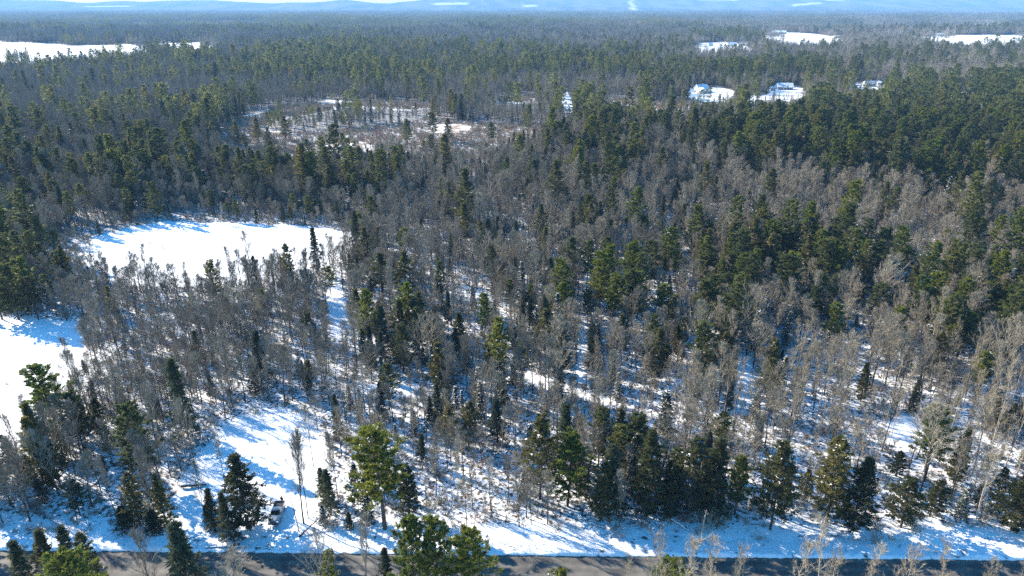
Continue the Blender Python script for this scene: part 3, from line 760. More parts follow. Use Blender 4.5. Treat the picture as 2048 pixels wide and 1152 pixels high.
# ------------------------------------------------------------------ build the woods
ORD = ['first', 'second', 'third', 'fourth', 'fifth', 'sixth', 'seventh', 'eighth', 'ninth', 'tenth', 'eleventh', 'twelfth',
       'thirteenth', 'fourteenth', 'fifteenth', 'sixteenth', 'seventeenth', 'eighteenth', 'nineteenth', 'twentieth']
ORD += ['twenty-'+q for q in ORD[:9]]+['thirtieth']+['thirty-'+q for q in ORD[:9]]+['fortieth']+['forty-'+q for q in ORD[:9]]+['fiftieth']
X1, Y1, K1 = scatter(60, 420, 2.6)
X2, Y2, K2 = scatter(420, 900, 3.3)
# keep clear of heroes, of the truck and of the view onto it
HB = []
for (k, bx, by, top, sp, lf, lb) in HERO:
    x, y = ground_at(bx, by); HB.append((x, y, k, height_for(y, top), sp, lf, lb))
hx = np.array([h[0] for h in HB]); hy = np.array([h[1] for h in HB])
def near_any(X, Y, r):
    ok = np.ones(len(X), bool)
    for a, b_ in zip(hx, hy): ok &= (X-a)**2+(Y-b_)**2 > r*r
    return ok
k = near_any(X1, Y1, 2.6)
X1, Y1, K1 = X1[k], Y1[k], K1[k]
def heights(X, Y, K):
    px, py = pix(X, Y)
    base = np.array([14.0, 11.5, 8.0, 6.5, 10.5, 10.5])[K]
    base = base*np.interp(py, [380, 560, 2000], [1.0, 0.80, 0.74])
    base = base*np.where(K < 2, np.interp(py, [450, 720], [1.38, 1.05])*np.where((px < 1150) & (py < 520), 0.82, 1.0), 1.0)
    sd = np.array([0.26, 0.26, 0.36, 0.35, 0.22, 0.22])[K]
    h = base*np.exp(rng.normal(0, sd))
    # young thin stand between the two fields and in the far left corner
    tt = (px > 1350) & (py > 640); h = np.where(tt & (K >= 4), h*1.38, h)
    h = np.where((K == 4) & (py > 560) & (px < 1350), h*1.12, h)
    young = (px < 700) & (py > 560) & (py < 860); h = np.where(young, h*0.9, h)
    h = np.where(in_polys(px, py+22, OPEN[:1]) | in_polys(px+25, py+14, OPEN[:1]), h*0.6, h)
    return np.clip(h, 1.6, np.where(py < 560, 25, 17))
Hh1 = heights(X1, Y1, K1); Hh2 = heights(X2, Y2, K2)*1.05
def stepped(X, Y, K, Hh):
    px, py = pix(X, Y); _, pt = pix(X, Y, Hh)
    hid = np.zeros(len(X), bool)
    for q in (0.95, 0.7, 0.45, 0.2): hid |= in_polys(px, py-(py-pt)*q, OPEN[3:15])
    hid &= (py < 345)
    keep = ~hid | (rng.random(len(X)) < 0.35)
    Hh = np.where(hid, Hh*0.6, Hh)
    return X[keep], Y[keep], K[keep], Hh[keep]
X1, Y1, K1, Hh1 = stepped(X1, Y1, K1, Hh1); X2, Y2, K2, Hh2 = stepped(X2, Y2, K2, Hh2)
px1, py1 = pix(X1, Y1); _, pt1 = pix(X1, Y1, Hh1)
infr = (px1 > -30) & (px1 < 2078) & (pt1 < 1150) & (py1 > 0)
size = (py1-pt1)
single = np.zeros(len(X1), bool)
LIMIT = {'pine_tree': 285, 'evergreen_tree': 285, 'spruce_tree': 285, 'fir_tree': 285, 'bare_tree': 285, 'birch_tree': 285}
hero_n = {k: sum(1 for h in HB if h[2] == k) for k in KINDS}
for ki, kn in enumerate(KINDS):
    ii = np.where((K1 == ki) & infr)[0]
    ii = ii[np.argsort(-size[ii])][:LIMIT[kn]-hero_n[kn]]
    single[ii] = True

GROUPN = {'pine_tree': 'pines standing in the woods', 'evergreen_tree': 'dense evergreens standing in the woods', 'spruce_tree': 'spruces standing in the woods',
          'fir_tree': 'snow dusted firs standing in the woods', 'bare_tree': 'bare hardwoods standing in the woods', 'birch_tree': 'pale slim bare trees standing in the woods'}
NOUN = {'pine_tree': 'green pine', 'evergreen_tree': 'full olive evergreen', 'spruce_tree': 'dark pointed spruce', 'fir_tree': 'snow dusted fir',
        'bare_tree': 'grey bare tree', 'birch_tree': 'pale slim tree'}
CAT = {'pine_tree': 'pine', 'evergreen_tree': 'evergreen', 'spruce_tree': 'spruce', 'fir_tree': 'fir', 'bare_tree': 'bare tree', 'birch_tree': 'slim tree'}
def place(kind, x, y, h, rz, var, spread=1.0, leaf=None, label=None):
    d = SPEC[kind]; H = d['H'][var]; s = h/H
    z = float(hgt(x, y))-0.05
    root = bpy.data.objects.new(kind, None); C.objects.link(root); root.empty_display_size = 0.3
    root.location = (x, y, z); root.rotation_euler = (0, 0, rz)
    w_ = s**0.75*spread
    root.scale = (w_, w_, s)
    t = bpy.data.objects.new('trunk', d['tr'][var]); t.parent = root; C.objects.link(t)
    c = bpy.data.objects.new('crown', d['cr'][var]); c.parent = root; C.objects.link(c)
    if leaf and kind not in ('bare_tree', 'birch_tree'):
        sl = c.material_slots[0]; sl.link = 'OBJECT'; sl.material = leaf
    root['category'] = CAT[kind]; root['group'] = GROUPN[kind]
    if label: root['label'] = label
    return root
for i, (x, y, k, h, sp, lf, lb) in enumerate(HB):
    if k == B_ and y < 73: sp *= 0.8
    if k in (E_, S_): sp *= 1.25
    if k == P_: sp *= 1.12
    if k == P_ and 73 < y < 90 and h > 10: sp *= 1.22
    if k in (E_, S_) and y < 73: sp *= 0.9
    place(k, x, y, h, rng.uniform(0, 6.28), i % len(SPEC[k]['H']), sp, LEAF[lf], lb)

def row_name(py):
    for lim, nm in ((1150, 'in front of the road'), (1020, 'at the roadside edge'), (940, 'just behind the roadside trees'), (860, 'level with the lower clearing'),
                    (790, 'just above the lower clearing'), (725, 'level with the lower left field'), (660, 'level with the left field top'), (605, 'just below the round field'),
                    (560, 'level with the round field bottom'), (500, 'level with the round field'), (440, 'level with the round field top'), (380, 'just above the round field')):
        if py > lim: return nm
    return 'below the marsh' if py > 310 else 'beside the marsh'
COLN = ['far left', 'left', 'left of middle', 'centre left', 'centre right', 'right of middle', 'right', 'far right']
cells = {}
SZ = {}
for i in np.where(single)[0]:
    kn = KINDS[K1[i]]
    col = int(np.clip(px1[i]//256, 0, 7))
    b_ = {'pine_tree': 11.5, 'evergreen_tree': 9.5, 'spruce_tree': 6.5, 'fir_tree': 5.3, 'bare_tree': 9.6, 'birch_tree': 10.5}[kn]
    size_w = 'tall' if Hh1[i] > b_*1.15 else 'short' if Hh1[i] < b_*0.85 else 'medium'
    br = kn == 'pine_tree' and rng.random() < 0.4
    cells.setdefault((kn, size_w+(' bright' if br else ''), row_name(py1[i]), col), []).append(i)
for (kn, sw, rn, col), ii in cells.items():
    ii = sorted(ii, key=lambda a: px1[a])
    for j, i in enumerate(ii):
        who = '' if len(ii) == 1 else (ORD[j]+' from left, ' if len(ii) <= 20 else '')
        look = sw+' '+NOUN[kn]
        if len(ii) == 1: lab = f'only {look} {rn}, {COLN[col]} of picture'
        else: lab = f'{look}, {ORD[min(j, len(ORD)-1)]} from left {rn}, {COLN[col]}'
        nv = len(SPEC[kn]['H'])
        lab = ' '.join(lab.split()[:16])
        place(kn, X1[i], Y1[i], Hh1[i], rng.uniform(0, 6.28), int(rng.integers(nv)), rng.uniform(0.85, 1.2), M_bright if 'bright' in sw else None, lab)

# -- everything else: instanced woods, one object of kind stuff per kind of wood
def tmpl_collection(name, meshes):
    col = bpy.data.collections.new(name)
    for i, me in enumerate(meshes):
        col.objects.link(bpy.data.objects.new('%s_%02d' % (name, i), me))
    return col
def instancer(name, P, idx, rz, scl, col, label, cat='woods'):
    if len(P) == 0: return
    me = bpy.data.meshes.new(name); me.vertices.add(len(P)); me.vertices.foreach_set('co', np.asarray(P, np.float32).ravel())
    a = me.attributes.new('idx', 'INT', 'POINT'); a.data.foreach_set('value', np.asarray(idx, np.int32))
    r3 = np.zeros((len(P), 3), np.float32); r3[:, 2] = rz
    a = me.attributes.new('rot', 'FLOAT_VECTOR', 'POINT'); a.data.foreach_set('vector', r3.ravel())
    a = me.attributes.new('scl', 'FLOAT_VECTOR', 'POINT'); a.data.foreach_set('vector', np.asarray(scl, np.float32).ravel())
    o = link(bpy.data.objects.new(name, me)); tag(o, label, cat, None, 'stuff')
    g = bpy.data.node_groups.new(name, 'GeometryNodeTree')
    g.interface.new_socket(name='Geometry', in_out='INPUT', socket_type='NodeSocketGeometry')
    g.interface.new_socket(name='Geometry', in_out='OUTPUT', socket_type='NodeSocketGeometry')
    gi = g.nodes.new('NodeGroupInput'); go = g.nodes.new('NodeGroupOutput')
    ip = g.nodes.new('GeometryNodeInstanceOnPoints'); ci = g.nodes.new('GeometryNodeCollectionInfo')
    ci.inputs['Collection'].default_value = col; ci.inputs['Separate Children'].default_value = True; ci.inputs['Reset Children'].default_value = True
    def na(nm, ty):
        q = g.nodes.new('GeometryNodeInputNamedAttribute'); q.data_type = ty; q.inputs['Name'].default_value = nm
        return [s for s in q.outputs if s.enabled and s.name == 'Attribute'][0]
    ip.inputs['Pick Instance'].default_value = True
    g.links.new(gi.outputs[0], ip.inputs['Points']); g.links.new(ci.outputs[0], ip.inputs['Instance'])
    g.links.new(na('idx', 'INT'), ip.inputs['Instance Index'])
    g.links.new(na('rot', 'FLOAT_VECTOR'), ip.inputs['Rotation']); g.links.new(na('scl', 'FLOAT_VECTOR'), ip.inputs['Scale'])
    g.links.new(ip.outputs[0], go.inputs[0])
    md = o.modifiers.new('scatter', 'NODES'); md.node_group = g
    return o
PLACEW = {'pine_tree': 'pine_woods', 'evergreen_tree': 'evergreen_woods', 'spruce_tree': 'spruce_woods', 'fir_tree': 'fir_woods', 'bare_tree': 'hardwood_woods', 'birch_tree': 'birch_woods'}
LABW = {'pine_tree': 'mass of green pines filling the woods away from the road', 'evergreen_tree': 'mass of dense olive evergreens filling the dark bands of woods',
        'spruce_tree': 'mass of small dark spruces scattered through the grey woods', 'fir_tree': 'mass of snow dusted firs between the other trees',
        'bare_tree': 'mass of leafless grey hardwoods covering most of the woods', 'birch_tree': 'mass of pale slim leafless trees on the right side'}
for ki, kn in enumerate(KINDS):
    d = SPEC[kn]; nh, nl = len(d['H']), len(d['lo'])
    a = np.where((K1 == ki) & ~single & (Y1 > 0) & ~((py1 > 1150) & (pt1 > 1150)))[0]
    b_ = np.where(K2 == ki)[0]
    P = np.concatenate([np.stack([X1[a], Y1[a], hgt(X1[a], Y1[a])-0.05], 1), np.stack([X2[b_], Y2[b_], hgt(X2[b_], Y2[b_])-0.05], 1)])
    hh = np.concatenate([Hh1[a], Hh2[b_]])
    ia = rng.integers(0, nh, len(a)); ib = nh+rng.integers(0, nl, len(b_))
    idx = np.concatenate([ia, ib]); Hs = np.array(d['H']+d['loH'])[idx]
    s = hh/Hs; wv = s**0.75*rng.uniform(0.9, 1.2, len(s))
    instancer(PLACEW[kn], P, idx, rng.uniform(0, 6.28, len(s)), np.stack([wv, wv, s], 1), tmpl_collection(kn+'_set', d['jo']+d['lo']), LABW[kn])
print('near trees', len(X1), 'mid trees', len(X2), 'single', single.sum())

# far woods: patches of many trees
MATS_ALL = [M_bark, M_pine, M_dense, M_spruce, M_twig, M_paletwig, M_snowl, M_pale]
def patch(seed, size, n, mix, thin=1):
    r = np.random.default_rng(seed); Vs = []; Ts = []; Ms = []; off = 0
    mi = {m_.name: i for i, m_ in enumerate(MATS_ALL)}
    for k in range(n):
        kn = KINDS[r.choice(6, p=np.array(mix)/sum(mix))]; d = SPEC[kn]; v = r.integers(len(d['raw']))
        V, T, M, ms = d['raw'][v]
        if thin > 1:
            sel = r.random(len(T)) < 1.0/thin; T = T[sel]; M = M[sel]
            used, inv = np.unique(T, return_inverse=True); V = V[used]; T = inv.reshape(-1, 3)
        base = [16.5, 13.5, 9.0, 7.5, 11.0, 11.0][KINDS.index(kn)]
        s = base*math.exp(r.normal(0, 0.25))/d['loH'][v]; a = r.uniform(0, 6.28)
        R = np.array([[math.cos(a), -math.sin(a), 0], [math.sin(a), math.cos(a), 0], [0, 0, 1]])
        W = s*(1.1 if thin == 1 else 1.25)
        Vs.append((V*np.array([W, W, s]))@R.T+np.array([r.uniform(-.52, .52)*size, r.uniform(-.52, .52)*size, -0.3]))
        lut = np.array([mi[m_.name] for m_ in ms]); Ms.append(lut[M]); Ts.append(T+off); off += len(V)
    return mesh_tris('patch', np.concatenate(Vs), np.concatenate(Ts), MATS_ALL, np.concatenate(Ms))
MIXES = {'g': (1, 1, 2, 1, 92, 3), 'm': (2.5, 1.5, 4, 1, 88, 3), 'P': (12, 4, 5, 0, 79, 0), 'D': (13, 15, 8, 0, 64, 0)}
ZM = {'g': 0, 'G': 0, 's': 0, 't': 0, 'o': 0, 'm': 1, 'n': 1, 'y': 1, 'P': 2, 'R': 2, 'q': 1, 'D': 3, '.': 0}
def far_woods(name, y0, y1, size, n, thin, label, seed):
    ms = []
    for q, z in enumerate('gmPD'):
        for v in range(3): ms.append(patch(seed+q*5+v, size, n, MIXES[z], thin))
    X, Y = field(y0, y1, size, 1.08)
    X = X*1.0; px, py = pix(X, Y)
    z = zone_of(px, np.maximum(py, 24), 0.5)
    keep = ~in_polys(px, py) | (rng.random(len(X)) < 0.04)
    t = np.zeros(len(X), int); grove = np.sin(X*0.006+2*np.sin(Y*0.003))*np.sin(Y*0.0045+1.5*np.sin(X*0.004+1))+rng.normal(0, 0.25, len(X))
    for c, v in ZM.items(): t[z == ord(c)] = v
    t = np.where(grove > 0.62, np.maximum(t, 2), np.where(grove < -0.15, 0, t))
    idx = t*3+rng.integers(0, 3, len(X))
    X, Y, idx = X[keep], Y[keep], idx[keep]
    P = np.stack([X, Y, hgt(X, Y)], 1)
    s = np.ones((len(P), 3)); s[:, 2] = rng.uniform(0.85, 1.2, len(P))
    instancer(name, P, idx, rng.integers(0, 4, len(P))*math.pi/2+rng.uniform(-.2, .2, len(P)), s, tmpl_collection(name+'_set', ms), label)
    print(name, len(P))
far_woods('distant_woods', 900, 2300, 36, 100, 1, 'continuous mixed woods beyond the marsh and the houses', 300)
far_woods('farthest_woods', 2300, 9200, 90, 420, 3, 'continuous mixed woods fading to blue towards the hills', 400)

# undergrowth
SH = [mesh_tris('brush', *shrub(200+i, h).get()[:2], [m_]) for i, (h, m_) in enumerate([(1.6, M_twig), (2.2, M_twig), (1.3, M_red), (2.0, M_paletwig)])]
Xs, Ys = field(62, 420, 2.0); pxs, pys = pix(Xs, Ys)
zs = zone_of(pxs, pys); keep = ~in_polys(pxs, pys) | (rng.random(len(Xs)) < np.where(in_polys(pxs, pys, OPEN[2:3]), 0.07, 0.015))
keep &= rng.random(len(Xs)) < np.where(zs == ord('o'), 0.25, 0.75)
dr = road_dist(Xs, Ys); keep &= (dr > 3.2) | (dr < -ROADW-3)
Xs, Ys = Xs[keep], Ys[keep]
# brush of the marsh
Xm, Ym = field(330, 640, 2.0); pm, qm = pix(Xm, Ym)
km = in_polys(pm, qm, OPEN[3:7]) & (np.sin(Xm*0.06+1)*np.sin(Ym*0.045) > -0.6) & (rng.random(len(Xm)) < 0.8)
Xa = np.concatenate([Xs, Xm[km]]); Ya = np.concatenate([Ys, Ym[km]])
ia = np.concatenate([rng.choice([0, 1, 0, 1, 2, 3], len(Xs)), rng.choice([2, 3, 3], km.sum())])
s1 = rng.uniform(0.5, 1.15, len(Xa))*np.where(rng.random(len(Xa)) < 0.3, 1.7, 1.0); s1[len(Xs):] *= 1.3
instancer('undergrowth', np.stack([Xa, Ya, hgt(Xa, Ya)-0.03], 1), ia, rng.uniform(0, 6.28, len(Xa)), np.stack([s1]*3, 1), tmpl_collection('undergrowth_set', SH), 'low leafless brush poking through the snow under the trees', 'undergrowth')

# ------------------------------------------------------------------ the hills behind
def make_hills():
    xs = np.arange(-13500, 13600, 75.0); ys = np.arange(9000, 15500, 75.0)
    X, Y = np.meshgrid(xs, ys)
    px = 1024+FPX*X/(Y*math.cos(PITCH)+75*math.sin(PITCH))
    top = np.interp(px, [-300, 0, 170, 300, 430, 550, 690, 780, 860, 1000, 1150, 1300, 1500, 1650, 1800, 2048, 2400], [0, 1, 3.5, 2.5, 2, 6, 3.5, 6.5, -1, -4, -1, -6, -3, 1, -5, -7, -8])
    top = top-1.0*np.sin(px*0.021)-0.7*np.sin(px*0.055+1)
    crest = 75+(12-top)/1476*13200
    low = np.interp(px, [-300, 0, 250, 500, 800, 1100, 1400, 1700, 2048, 2400], [15, 15, 21, 18, 21, 14, 16, 12, 14, 15])
    crest2 = np.maximum(75+(12-low-1.2*np.sin(px*0.013+2))/1476*10200, 10)
    b1 = np.exp(-((Y-13200-500*np.sin(X*0.0007))/1300)**2); b2 = np.exp(-((Y-10300-250*np.sin(X*0.0013+1))/480)**2)
    Z = np.maximum(crest*b1, crest2*b2)+12*np.sin(X*0.004+Y*0.002)*np.sin(Y*0.005)*(b1+b2*0.4)
    Z = Z*smooth(9000, 9700, Y)-3+6*smooth(9000, 9500, Y)*0
    V = np.stack([X, Y, Z], -1).reshape(-1, 3); nx, ny = len(xs), len(ys)
    i = (np.arange(ny-1)[:, None]*nx+np.arange(nx-1)[None]).ravel(); T = np.stack([i, i+1, i+nx+1, i+nx], 1)
    m, n, out = new_mat('wooded_hillside')
    b = n.nodes.new('ShaderNodeBsdfDiffuse'); n.links.new(b.outputs[0], out.inputs[0])
    tc = n.nodes.new('ShaderNodeTexCoord')
    mp = n.nodes.new('ShaderNodeMapping'); mp.inputs['Scale'].default_value = (0.0045, 0.0014, 0.008); n.links.new(tc.outputs['Object'], mp.inputs[0])
    q = n.nodes.new('ShaderNodeTexNoise'); q.inputs['Scale'].default_value = 1; q.inputs['Detail'].default_value = 8; n.links.new(mp.outputs[0], q.inputs['Vector'])
    cr = n.nodes.new('ShaderNodeValToRGB'); e = cr.color_ramp.elements
    e[0].position = 0.40; e[0].color = (0.018, 0.030, 0.018, 1); e[1].position = 0.55; e[1].color = (0.10, 0.085, 0.075, 1)
    a = e.new(0.745); a.color = (0.12, 0.105, 0.095, 1); a = e.new(0.765); a.color = (0.7, 0.7, 0.72, 1)
    n.links.new(q.outputs[0], cr.inputs[0])
    at = n.nodes.new('ShaderNodeAttribute'); at.attribute_name = 'snow'
    mx = n.nodes.new('ShaderNodeMix'); mx.data_type = 'RGBA'; mx.inputs[7].default_value = (0.5, 0.5, 0.5, 1)
    n.links.new(at.outputs['Fac'], mx.inputs[0]); n.links.new(cr.outputs[0], mx.inputs[6]); n.links.new(mx.outputs[2], b.inputs[0])
    me = mesh_tris('hills', V, T, [m], None, True)
    pv, qv = pix(V[:, 0], V[:, 1], V[:, 2])
    sn = in_polys(pv, qv, [[(1252, -20), (1260, -20), (1273, 30), (1266, 30)], [(862, 6), (938, 5), (938, 9), (870, 10)], [(1050, 10), (1074, 9), (1074, 13), (1050, 14)],
                           [(1400, -3), (1470, -2), (1480, 1), (1400, 1)], [(1585, 9), (1640, 4), (1645, 7), (1590, 12)], [(170, 12), (260, 11), (260, 13), (170, 14)]]).astype(np.float32)
    a = me.attributes.new('snow', 'FLOAT', 'POINT'); a.data.foreach_set('value', sn)
    o = link(bpy.data.objects.new('hills', me)); tag(o, kind='structure')
make_hills()

# ------------------------------------------------------------------ small modelled things
def bm_obj(name, bm, mats, parent=None, smooth_=False, bevel=0.0):
    bmesh.ops.recalc_face_normals(bm, faces=bm.faces)
    if bevel > 0: bmesh.ops.bevel(bm, geom=list(bm.edges), offset=bevel, segments=2, affect='EDGES', clamp_overlap=True)
    me = bpy.data.meshes.new(name); bm.to_mesh(me); bm.free()
    for m_ in (mats if isinstance(mats, list) else [mats]): me.materials.append(m_)
    if smooth_:
        for p in me.polygons: p.use_smooth = True
    o = bpy.data.objects.new(name, me); C.objects.link(o)
    if parent: o.parent = parent
    return o
def box(bm, c, s, R=None):
    vs_ = []
    for dz in (-.5, .5):
        for dx, dy in ((-.5, -.5), (.5, -.5), (.5, .5), (-.5, .5)):
            v = Vector((dx*s[0], dy*s[1], dz*s[2]))
            if R: v = R @ v
            vs_.append(bm.verts.new(v+Vector(c)))
    for f in ((3, 2, 1, 0), (4, 5, 6, 7), (0, 1, 5, 4), (1, 2, 6, 5), (2, 3, 7, 6), (3, 0, 4, 7)):
        bm.faces.new([vs_[i] for i in f])
def prism(bm, prof, y0, y1, inset=None):
    """profile in x,z swept along y; inset(z) narrows the sides"""
    f = inset or (lambda z: 0)
    A = [bm.verts.new((x, y0+f(z), z)) for x, z in prof]; B = [bm.verts.new((x, y1-f(z), z)) for x, z in prof]
    bm.faces.new(A[::-1]); bm.faces.new(B); n_ = len(prof)
    for i in range(n_): bm.faces.new((A[i], A[(i+1) % n_], B[(i+1) % n_], B[i]))
def quadf(bm, pts): bm.faces.new([bm.verts.new(p) for p in pts])
def cyl(bm, p0, p1, r0, r1, n_=16):
    p0 = Vector(p0); p1 = Vector(p1); d = (p1-p0).normalized()
    a = d.orthogonal().normalized(); b_ = d.cross(a)
    A = [bm.verts.new(p0+(a*math.cos(t)+b_*math.sin(t))*r0) for t in [2*math.pi*k/n_ for k in range(n_)]]
    B = [bm.verts.new(p1+(a*math.cos(t)+b_*math.sin(t))*r1) for t in [2*math.pi*k/n_ for k in range(n_)]]
    bm.faces.new(A[::-1]); bm.faces.new(B)
    for i in range(n_): bm.faces.new((A[i], A[(i+1) % n_], B[(i+1) % n_], B[i]))

M_paint = principled('silver_white_paint', (0.32, 0.32, 0.315), 0.28, 0.3, 0.5, noise=0.04, coat=0.6)
M_glass = principled('dark_glass', (0.012, 0.014, 0.018), 0.06, 0, 0.8)
M_black = principled('black_plastic', (0.02, 0.02, 0.022), 0.5)
M_tyre = principled('tyre_rubber', (0.018, 0.018, 0.018), 0.85)
M_rim = principled('rim_metal', (0.4, 0.4, 0.41), 0.35, 0.8)
M_chrome = principled('chrome', (0.6, 0.6, 0.6), 0.2, 1.0)
M_lamp = principled('lamp_glass', (0.75, 0.76, 0.78), 0.1, 0, 0.8)
M_red_l = principled('tail_lamp', (0.35, 0.02, 0.02), 0.3)
def pickup():
    x0, y0 = ground_at(561, 1017); x1, y1 = ground_at(549, 1051)
    d = Vector((x1-x0, y1-y0)); rz = math.atan2(d.y, d.x)
    cx, cy_ = (x0+x1)/2, (y0+y1)/2
    r = empty('pickup_truck', (cx, cy_, float(hgt(cx, cy_))-0.02), rz)
    tag(r, 'silver white pickup truck parked in the snowy clearing near the road, nose towards the camera', 'pickup truck')
    W = 0.97
    bm = bmesh.new()
    prism(bm, [(-2.75, 0.55), (-2.80, 0.75), (-2.80, 1.02), (2.55, 1.02), (2.78, 0.92), (2.82, 0.6), (2.7, 0.45), (2.15, 0.42), (2.1, 0.62), (1.95, 0.80), (1.65, 0.84), (1.35, 0.78), (1.2, 0.6), (1.15, 0.40),
               (-1.2, 0.40), (-1.25, 0.6), (-1.4, 0.78), (-1.7, 0.84), (-2.0, 0.78), (-2.15, 0.6), (-2.2, 0.5)], -W, W, lambda z: 0.03 if z > 0.95 else 0)
    bm_obj('body', bm, M_paint, r, bevel=0.02)
    bm = bmesh.new(); prism(bm, [(1.18, 1.023), (2.62, 1.023), (2.60, 1.10), (2.2, 1.17), (1.2, 1.24)], -W+0.05, W-0.05, lambda z: (z-1.0)*0.35)
    bm_obj('hood', bm, M_paint, r, bevel=0.02)
    cabp = [(-0.55, 1.023), (1.17, 1.023), (1.15, 1.22), (0.50, 1.74), (0.30, 1.80), (-0.30, 1.80), (-0.45, 1.74), (-0.56, 1.25)]
    ins = lambda z: 0.04+max(0, z-1.2)*0.27
    bm = bmesh.new(); prism(bm, cabp, -W, W, ins); cab = bm_obj('cab', bm, M_paint, r, bevel=0.012)
    def cross(xa, za, xb, zb, off, m=0.08):
        n_ = Vector((zb-za, 0, -(xb-xa))).normalized()*off
        if off and n_.x*off < 0: pass
        a, b_ = ins(za)+m, ins(zb)+m
        return [(xa+n_.x, -W+a, za+n_.z), (xa+n_.x, W-a, za+n_.z), (xb+n_.x, W-b_, zb+n_.z), (xb+n_.x, -W+b_, zb+n_.z)]
    bm = bmesh.new(); prism(bm, [(1.17, 1.262), (0.57, 1.74), (0.53, 1.72), (1.12, 1.25)], -W+0.13, W-0.13, lambda z: max(0, z-1.2)*0.27); bm_obj('windshield', bm, M_glass, r)
    bm = bmesh.new(); prism(bm, [(-0.545, 1.32), (-0.465, 1.68), (-0.50, 1.69), (-0.575, 1.32)], -W+0.2, W-0.2, lambda z: max(0, z-1.2)*0.27); bm_obj('rear_window', bm, M_glass, r)
    for s in (-1, 1):
        bm = bmesh.new()
        pr = [(0.95, 1.27), (0.42, 1.70), (-0.32, 1.70), (-0.42, 1.27)]
        ya = lambda z, k: s*(W-ins(z)+k)
        A = [bm.verts.new((x, ya(z, 0.008), z)) for x, z in pr]; B = [bm.verts.new((x, ya(z, -0.02), z)) for x, z in pr]
        bm.faces.new(A); bm.faces.new(B[::-1])
        for i in range(4): bm.faces.new((A[i], A[(i+1) % 4], B[(i+1) % 4], B[i]))
        bm_obj('side_window', bm, M_glass, r)
        bm = bmesh.new(); box(bm, (0.98, s*(W+0.10), 1.28), (0.10, 0.2, 0.17)); bm_obj('mirror', bm, M_black, r, bevel=0.02)
        bm = bmesh.new(); box(bm, (0.25, s*(W+0.004), 0.98), (0.16, 0.03, 0.035)); bm_obj('door_handle', bm, M_chrome, r)
        bm = bmesh.new(); box(bm, (2.73, s*0.74, 0.93), (0.16, 0.34, 0.17)); bm_obj('headlight', bm, M_lamp, r, bevel=0.02)
        bm = bmesh.new(); box(bm, (-2.80, s*0.86, 1.10), (0.05, 0.14, 0.30)); bm_obj('tail_light', bm, M_red_l, r)
        for wx in (1.66, -1.70):
            wl = empty('wheel', (wx, s*0.86, 0.38)); wl.parent = r
            bm = bmesh.new(); cyl(bm, (0, -0.13, 0), (0, 0.13, 0), 0.38, 0.38, 24); bm_obj('tyre', bm, M_tyre, wl, bevel=0.015)
            bm = bmesh.new(); cyl(bm, (0, s*0.10, 0), (0, s*0.142, 0), 0.235, 0.22, 20); cyl(bm, (0, s*0.14, 0), (0, s*0.17, 0), 0.06, 0.05, 12)
            bm_obj('rim', bm, M_rim, wl)
        bm = bmesh.new(); prism(bm, [(-0.60, 1.023), (-0.60, 1.32), (-2.74, 1.30), (-2.78, 1.023)], s*W-0.045*(1+s)-0.0, s*W-0.045*(1+s)+0.09); bm_obj('bed_side', bm, M_paint, r, bevel=0.01)
    bm = bmesh.new(); prism(bm, [(-2.72, 1.026), (-2.72, 1.29), (-2.78, 1.29), (-2.80, 1.026)], -W+0.1, W-0.1); bm_obj('tailgate', bm, M_paint, r, bevel=0.01)
    bm = bmesh.new(); box(bm, (-1.66, 0, 1.034), (2.08, 1.72, 0.016)); bm_obj('bed_liner', bm, M_black, r)
    bm = bmesh.new(); box(bm, (-0.62, 0, 1.2), (0.05, 1.7, 0.30)); bm_obj('bed_front', bm, M_black, r)
    g = bmesh.new()
    box(g, (2.795, 0, 0.87), (0.06, 1.10, 0.20)); gr = bm_obj('grille', g, M_black, r, bevel=0.01)
    g = bmesh.new()
    for z in (0.81, 0.87, 0.93): box(g, (2.835, 0, z), (0.02, 1.04, 0.016))
    bm_obj('grille_bar', g, M_chrome, gr)
    bm = bmesh.new(); box(bm, (2.86, 0, 0.60), (0.16, 1.86, 0.22)); bm_obj('front_bumper', bm, M_black, r, bevel=0.04)
    bm = bmesh.new(); box(bm, (-2.86, 0, 0.62), (0.16, 1.80, 0.18)); bm_obj('rear_bumper', bm, M_black, r, bevel=0.04)
    bm = bmesh.new()
    for s in (-1, 1): cyl(bm, (1.22, s*0.1-0.2, 1.262), (1.02, s*0.35+0.1, 1.40), 0.012, 0.01, 6)
    bm_obj('wiper', bm, M_black, r)
    r.scale = (0.85, 0.86, 0.9)
    return r, rz, cx, cy_
truck, trz, tcx, tcy = pickup()

M_skin = principled('skin', (0.50, 0.32, 0.24), 0.5); M_coat = principled('dark_jacket', (0.018, 0.02, 0.026), 0.8, noise=0.2)
M_trous = principled('dark_trousers', (0.03, 0.032, 0.04), 0.85); M_hat = principled('black_hat', (0.012, 0.012, 0.014), 0.9); M_boot = principled('boots', (0.03, 0.02, 0.015), 0.6)
def skin_obj(name, verts, edges, radii, mat, parent, sub=2):
    me = bpy.data.meshes.new(name); me.from_pydata(verts, edges, []); me.materials.append(mat)
    o = bpy.data.objects.new(name, me); C.objects.link(o); o.parent = parent
    sk = o.modifiers.new('skin', 'SKIN')
    lay = me.skin_vertices[0] if me.skin_vertices else None
    if lay is None:
        bpy.context.view_layer.objects.active = o
        lay = me.skin_vertices.new() if hasattr(me.skin_vertices, 'new') else None
    if lay:
        for i, rr in enumerate(radii):
            lay.data[i].radius = rr if isinstance(rr, tuple) else (rr, rr)
            lay.data[i].use_root = (i == 0)
    sb = o.modifiers.new('sub', 'SUBSURF'); sb.levels = sub; sb.render_levels = sub
    return o
